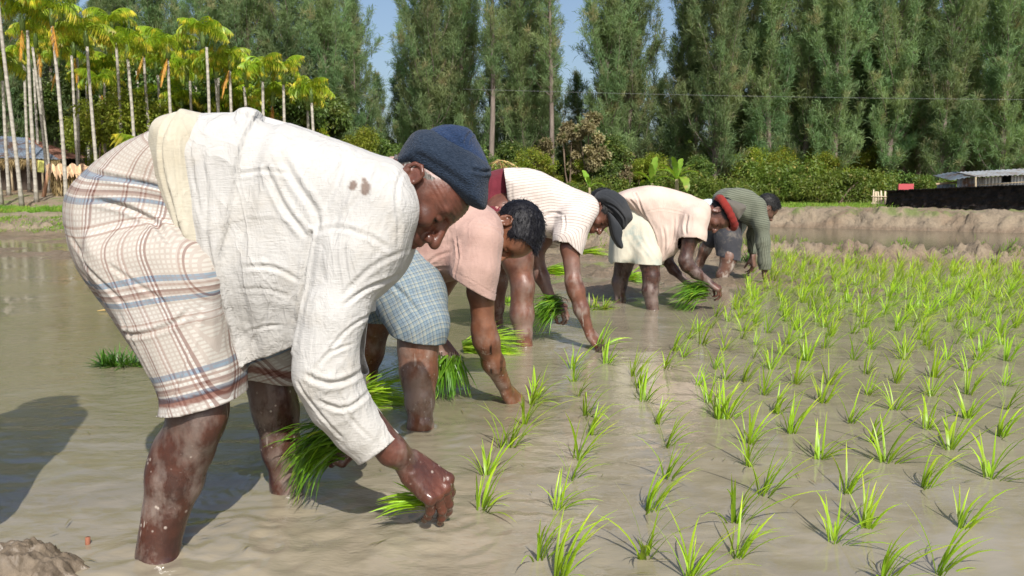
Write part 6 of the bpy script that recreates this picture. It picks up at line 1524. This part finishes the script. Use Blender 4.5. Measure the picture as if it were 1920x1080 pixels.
ZN = [(165, 630), (105, 815), (510, 640), (490, 805), (840, 675), (835, 810), (1205, 755), (1325, 705), (1685, 705), (1245, 570), (1545, 550), (935, 580), (1145, 440), (1350, 375), (1400, 455), (1790, 515), (1640, 405), (880, 465), (1555, 330), (1830, 360), (1700, 290), (575, 520), (580, 400), (540, 310), (290, 350), (240, 440), (280, 275), (250, 205), (235, 150), (225, 105), (450, 130), (470, 175), (490, 225), (575, 100), (695, 165), (735, 230), (770, 290), (800, 290), (885, 385), (1040, 345), (985, 270), (940, 200), (1060, 160), (1165, 230), (1180, 160), (970, 105), (1100, 75), (1265, 305), (1330, 200), (1440, 155), (1435, 260), (1570, 205), (1580, 135), (1560, 35), (1700, 110), (1710, 200), (1845, 165), (1855, 255), (1275, 70), (1325, 120), (760, 105), (795, 145), (905, 65), (350, 85), (70, 235), (-40, 395), (1600, 875), (1390, 890), (660, 890), (175, 885), (225, 520), (640, 60), (870, 150), (1010, 50)]
near = [(960 + a / 2, 640 + b / 2) for a, b in ZN] + [(912, 892), (955, 838), (985, 795), (900, 955), (1003, 748)]
SPECIAL = {(165, 630): 'tall seedling clump ending the densest row, right of the front man\'s hand', (105, 815): 'seedling clump with a long flat blade, lowest one right of the front man\'s hand',
           (1685, 705): 'largest spreading seedling clump low in the right corner', (1205, 755): 'thin seedling clump with one blade trailing across the water, left of the widest clump',
           (1145, 440): 'upright seedling clump with a hard dark shadow to its upper left', (1790, 515): 'forked seedling clump near the right edge beside open water', (1600, 875): 'seedling clump cut by the bottom edge below the largest clump'}
pts = [(atz(a, b), SPECIAL.get(ZN[i] if i < len(ZN) else None)) for i, (a, b) in enumerate(near)]
lab_last = {len(near) - 5: 'short seedling clump freshly planted above the front man\'s hand', len(near) - 2: 'ragged small seedling clump beside the front man\'s fingers', len(near) - 1: 'seedling being set by the second man\'s submerged hand'}
pts = [(p, lab_last.get(i, l)) for i, (p, l) in enumerate(pts)]
# the rows beyond, laid out in the field
occupied = [(p[0], p[1]) for p, _ in pts]
Y = 4.15
def left_edge(y): return .95 + (y - 4.4) * .47 if y < 6.2 else 1.80 + (y - 6.2) * .40
while Y < 10.4:
    x = left_edge(Y) + R2.uniform(-.08, .08)
    while x < 7.8:
        p = (x + R2.gauss(0, .035), Y + R2.gauss(0, .05))
        d1 = float(pl_dist(np.array([p[0]]), np.array([p[1]]), BC)[0])
        if d1 < -.28 and all((p[0] - a) ** 2 + (p[1] - b) ** 2 > .018 for a, b in occupied) and abs(p[0]) < p[1] * .70 + .2:
            pts.append((np.array((p[0], p[1], 0.0)), None)); occupied.append(p)
        x += R2.uniform(.12, .19) * (1.25 if Y < 5.5 else 1)
    Y += R2.uniform(.15, .20) * (1.2 if Y < 5.5 else 1)
pts.sort(key=lambda q: q[0][1])
restV, restF, restC = [], [], []; nr = 0
for i, (p, lab) in enumerate(pts):
    z = max(0.0, Hxy(p[0], p[1])) if p[1] > 4.6 else 0.0
    s = R2.uniform(.84, 1.15) * (1.10 if p[1] < 4.2 else 1.04 if p[1] < 5 else 1.10); rz = R2.gauss(.05, .4); k = R2.randrange(len(SETS))
    if i < 300:
        if i < 46:       # close enough to see every blade
            o = thing('rice_seedling', lab, 'rice seedling', (p[0], p[1], z), rz, 'rice seedlings set out in rows in the muddy water'); o.scale = (s,) * 3
            for kk, loc, ti, az, sc in SETS[k]:
                c = bpy.data.objects.new('leaf', BL[kk][0]); COL.objects.link(c); c.parent = o; c.location = loc; c.rotation_euler = (0, ti, az); c.scale = (sc * 1.1, sc * 1.25, sc)
        else:
            o = bpy.data.objects.new('rice_seedling', PROTO[k]); COL.objects.link(o); o.location = (p[0], p[1], z); o.rotation_euler = (0, 0, rz); o.scale = (s * 1.1, s * 1.25, s)
            o['category'] = 'rice seedling'; o['group'] = 'rice seedlings set out in rows in the muddy water'
        o['label'] = lab or ('bright green rice seedling clump of a few leaning blades, planted in open muddy water' if i < 120 else 'small bright green rice seedling clump in the crowded far rows of the paddy')
    else:
        V, Fq, Cc = merged_clump(SETS[k]); V = xf(V, (p[0], p[1], z), 0, rz, s * 1.1); restV.append(V); restF.append(Fq + nr); restC.append(Cc); nr += len(V)
if restV:
    o = link('far_rice_seedlings', tinted('far_rice_seedlings', np.concatenate(restV), np.concatenate(restF), np.concatenate(restC), rice))
    tag(o, 'dense band of farthest rice seedlings in front of the mud bund', 'rice seedlings', kind='stuff')
print('seedlings', len(pts))

def bundle(loc, d, L, n, spread, label, mat=None, droop=1.2, roots=True, w=1.0, group='bundles of uprooted rice seedlings', rad=.018, up=.0, zscale=1.0):
    """a handful of seedlings: roots at the origin, blades along d"""
    t = thing('seedling_bundle', label, 'seedling bundle', loc, 0, group)
    q = random.Random(len(label) * 7 + n); d = nrm(np.array(d, float)); side = nrm(np.cross(d, (0, 0, 1.))); upv = np.cross(side, d)
    Vs, Fs, Cs = [], [], []; m = 0
    for i in range(n):
        s1, s2 = q.gauss(0, spread), q.gauss(0, spread * .75); dd = nrm(d + s1 * side + s2 * upv); l = L * q.uniform(.6, 1.12); ww = .0036 * w * q.uniform(.7, 1.2)
        p = np.array((0, 0, 0)) + side * q.gauss(0, rad) + upv * q.gauss(0, rad); V = []; seg = 7; wd = nrm(np.cross(dd, (q.gauss(0, .6), q.gauss(0, .6), 1.0)))
        dr = droop * q.uniform(.5, 1.4); v = dd.copy()
        for j in range(seg + 1):
            tt = j / seg; k = ww * min(1, .5 + 1.5 * tt) * (1 - tt ** 2.5) + .0003; nn = np.cross(v, wd)
            V += [p - wd * k + nn * k * .35, p.copy(), p + wd * k + nn * k * .35]; v = nrm(v + np.array((0, 0, -1.0)) * dr / seg * (.3 + 1.4 * tt)); p = p + v * l / seg
            if loc[2] + p[2] < .006: p[2] = .006 - loc[2] + q.random() * .004
        Fq = np.array([(b * 3 + a, b * 3 + a + 1, b * 3 + a + 4, b * 3 + a + 3) for b in range(seg) for a in (0, 1)])
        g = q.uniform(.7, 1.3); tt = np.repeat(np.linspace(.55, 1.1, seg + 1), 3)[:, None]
        Vs.append(np.array(V)); Fs.append(Fq + m); Cs.append(tt * np.array(((1.05 * g, g, .85),))); m += len(V)
    V = np.concatenate(Vs); V[:, 2] *= zscale
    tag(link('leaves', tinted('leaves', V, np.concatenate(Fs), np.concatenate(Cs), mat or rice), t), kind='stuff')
    if roots:
        b = MB()
        for i in range(26):
            a = -d + .5 * np.array((q.gauss(0, 1), q.gauss(0, 1), q.gauss(-.4, .8))); a = nrm(a); p0 = side * q.gauss(0, rad) + upv * q.gauss(0, rad); p1 = p0 + a * .02 + (0, 0, -.004); p2 = p1 + a * .02 * q.random() + np.array((0, 0, -.022))
            b.tube([p0 + d * .02, p1, p2], (.0028, .002, .0006), 4, False)
        tag(b.build('roots', rootm, t), kind='stuff')
    return t
def mat_bunch(loc, rx, ry, n, L, label, mat=None, stand=.5, droop=1.0):
    """a bunch dropped on the water: leaf tips fanned up in every direction"""
    t = thing('seedling_bundle', label, 'seedling bundle', loc, 0, 'bundles of uprooted rice seedlings'); q = random.Random(n + int(loc[0] * 100))
    Vs, Fs, Cs = [], [], []; m = 0
    for i in range(n):
        a = q.uniform(0, 6.28); r = q.random() ** .5; L_ = L * q.uniform(.6, 1.1); V, Fq = blade(1.0, .0, 1.0); V, Fq = blade(L_, q.uniform(.0035, .0055), q.uniform(.3, droop), 5, q.uniform(-.6, .6))
        V = xf(V, (rx * r * math.cos(a), ry * r * math.sin(a), -.01), abs(q.gauss(stand, .4)), a + q.gauss(0, 1.0), 1); V[:, 2] = np.maximum(V[:, 2], .004)
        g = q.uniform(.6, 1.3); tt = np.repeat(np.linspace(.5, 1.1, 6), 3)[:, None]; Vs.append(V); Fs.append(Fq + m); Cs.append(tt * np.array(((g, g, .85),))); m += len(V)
    tag(link('leaves', tinted('leaves', np.concatenate(Vs), np.concatenate(Fs), np.concatenate(Cs), mat or rice), t), kind='stuff')
    return t
def put_bundles():
    bundle(at(648, 822, 2.20), (-.90, -.28, .10), .215, 190, .34, 'big drooping bundle of seedlings held in the front man\'s far hand', bunch_m, 2.1, w=1.3, rad=.028)
    bundle(at(800, 940, 1.99), (-1, .02, .12), .14, 34, .28, 'small tuft of seedlings pinched in the front man\'s planting hand', rice, .5, False, w=1.2, rad=.008)
    bundle(at(838, 668, 3.33), (.02, -.3, -.85), .19, 110, .42, 'bundle of seedlings hanging from the second man\'s far hand', bunch_m, .6, w=1.2, rad=.028)
    bundle(at(1050, 572, 4.68), (-.9, -.3, .0), .23, 150, .42, 'bundle of seedlings held low in the third man\'s far hand', bunch_m, 1.5, w=1.3, rad=.030)
    bundle(at(1126, 652, 4.33), (.55, .1, .85), .18, 14, .4, 'sprig of seedlings being set by the third man\'s near hand', rice, .8, True, rad=.008)
    bundle(at(1325, 545, 5.9), (-.97, -.1, .05), .30, 150, .30, 'bundle of seedlings with muddy roots held by the bearded man', bunch_m, 1.2, w=1.3, rad=.035)
    mat_bunch(atz(230, 684), .115, .06, 200, .12, 'dark leafy bunch of seedlings floating by itself left of the front man', rice_dark, .75)
    bundle(atz(650, 762) + (0, 0, .03), (1, .35, .12), .32, 130, .35, 'loose bunch of seedlings lying on the water behind the front man\'s sleeve', rice, .5, False)
    bundle(atz(868, 662) + (0, 0, .03), (1, .1, .15), .34, 170, .30, 'flattened bunch of seedlings on the water behind the second man\'s forearm', rice, .5, False, w=1.3)
    mat_bunch(atz(1112, 578), .11, .09, 120, .13, 'bunch of seedlings on the water just behind the third man\'s forearm', rice, .8)
    bundle(atz(1022, 517) + (0, 0, .04), (1, .05, .12), .36, 120, .25, 'bunch of seedlings on the mud beyond the third man\'s elbows', rice, .5, False, w=1.6)
    bundle(atz(1082, 484) + (0, 0, .05), (1, .05, .12), .46, 120, .22, 'bunch of seedlings on the mud below the third man\'s chin', rice, .5, False, w=1.8)
    bundle(atz(1172, 530) + (0, 0, .04), (1, .1, .2), .26, 70, .3, 'bunch of seedlings seen between the bearded man\'s shins', rice, .5, False, w=1.4)
    mat_bunch(atz(945, 568) + (0, 0, .0), .10, .07, 70, .13, 'small bunch of seedlings between the third man\'s legs', rice, .8)
    mat_bunch(np.array((*atz(1398, 500)[:2], .06)), .22, .16, 160, .22, 'bunch of seedlings on the bund behind the farthest planter\'s arm', rice_dark, .8)
put_bundles()
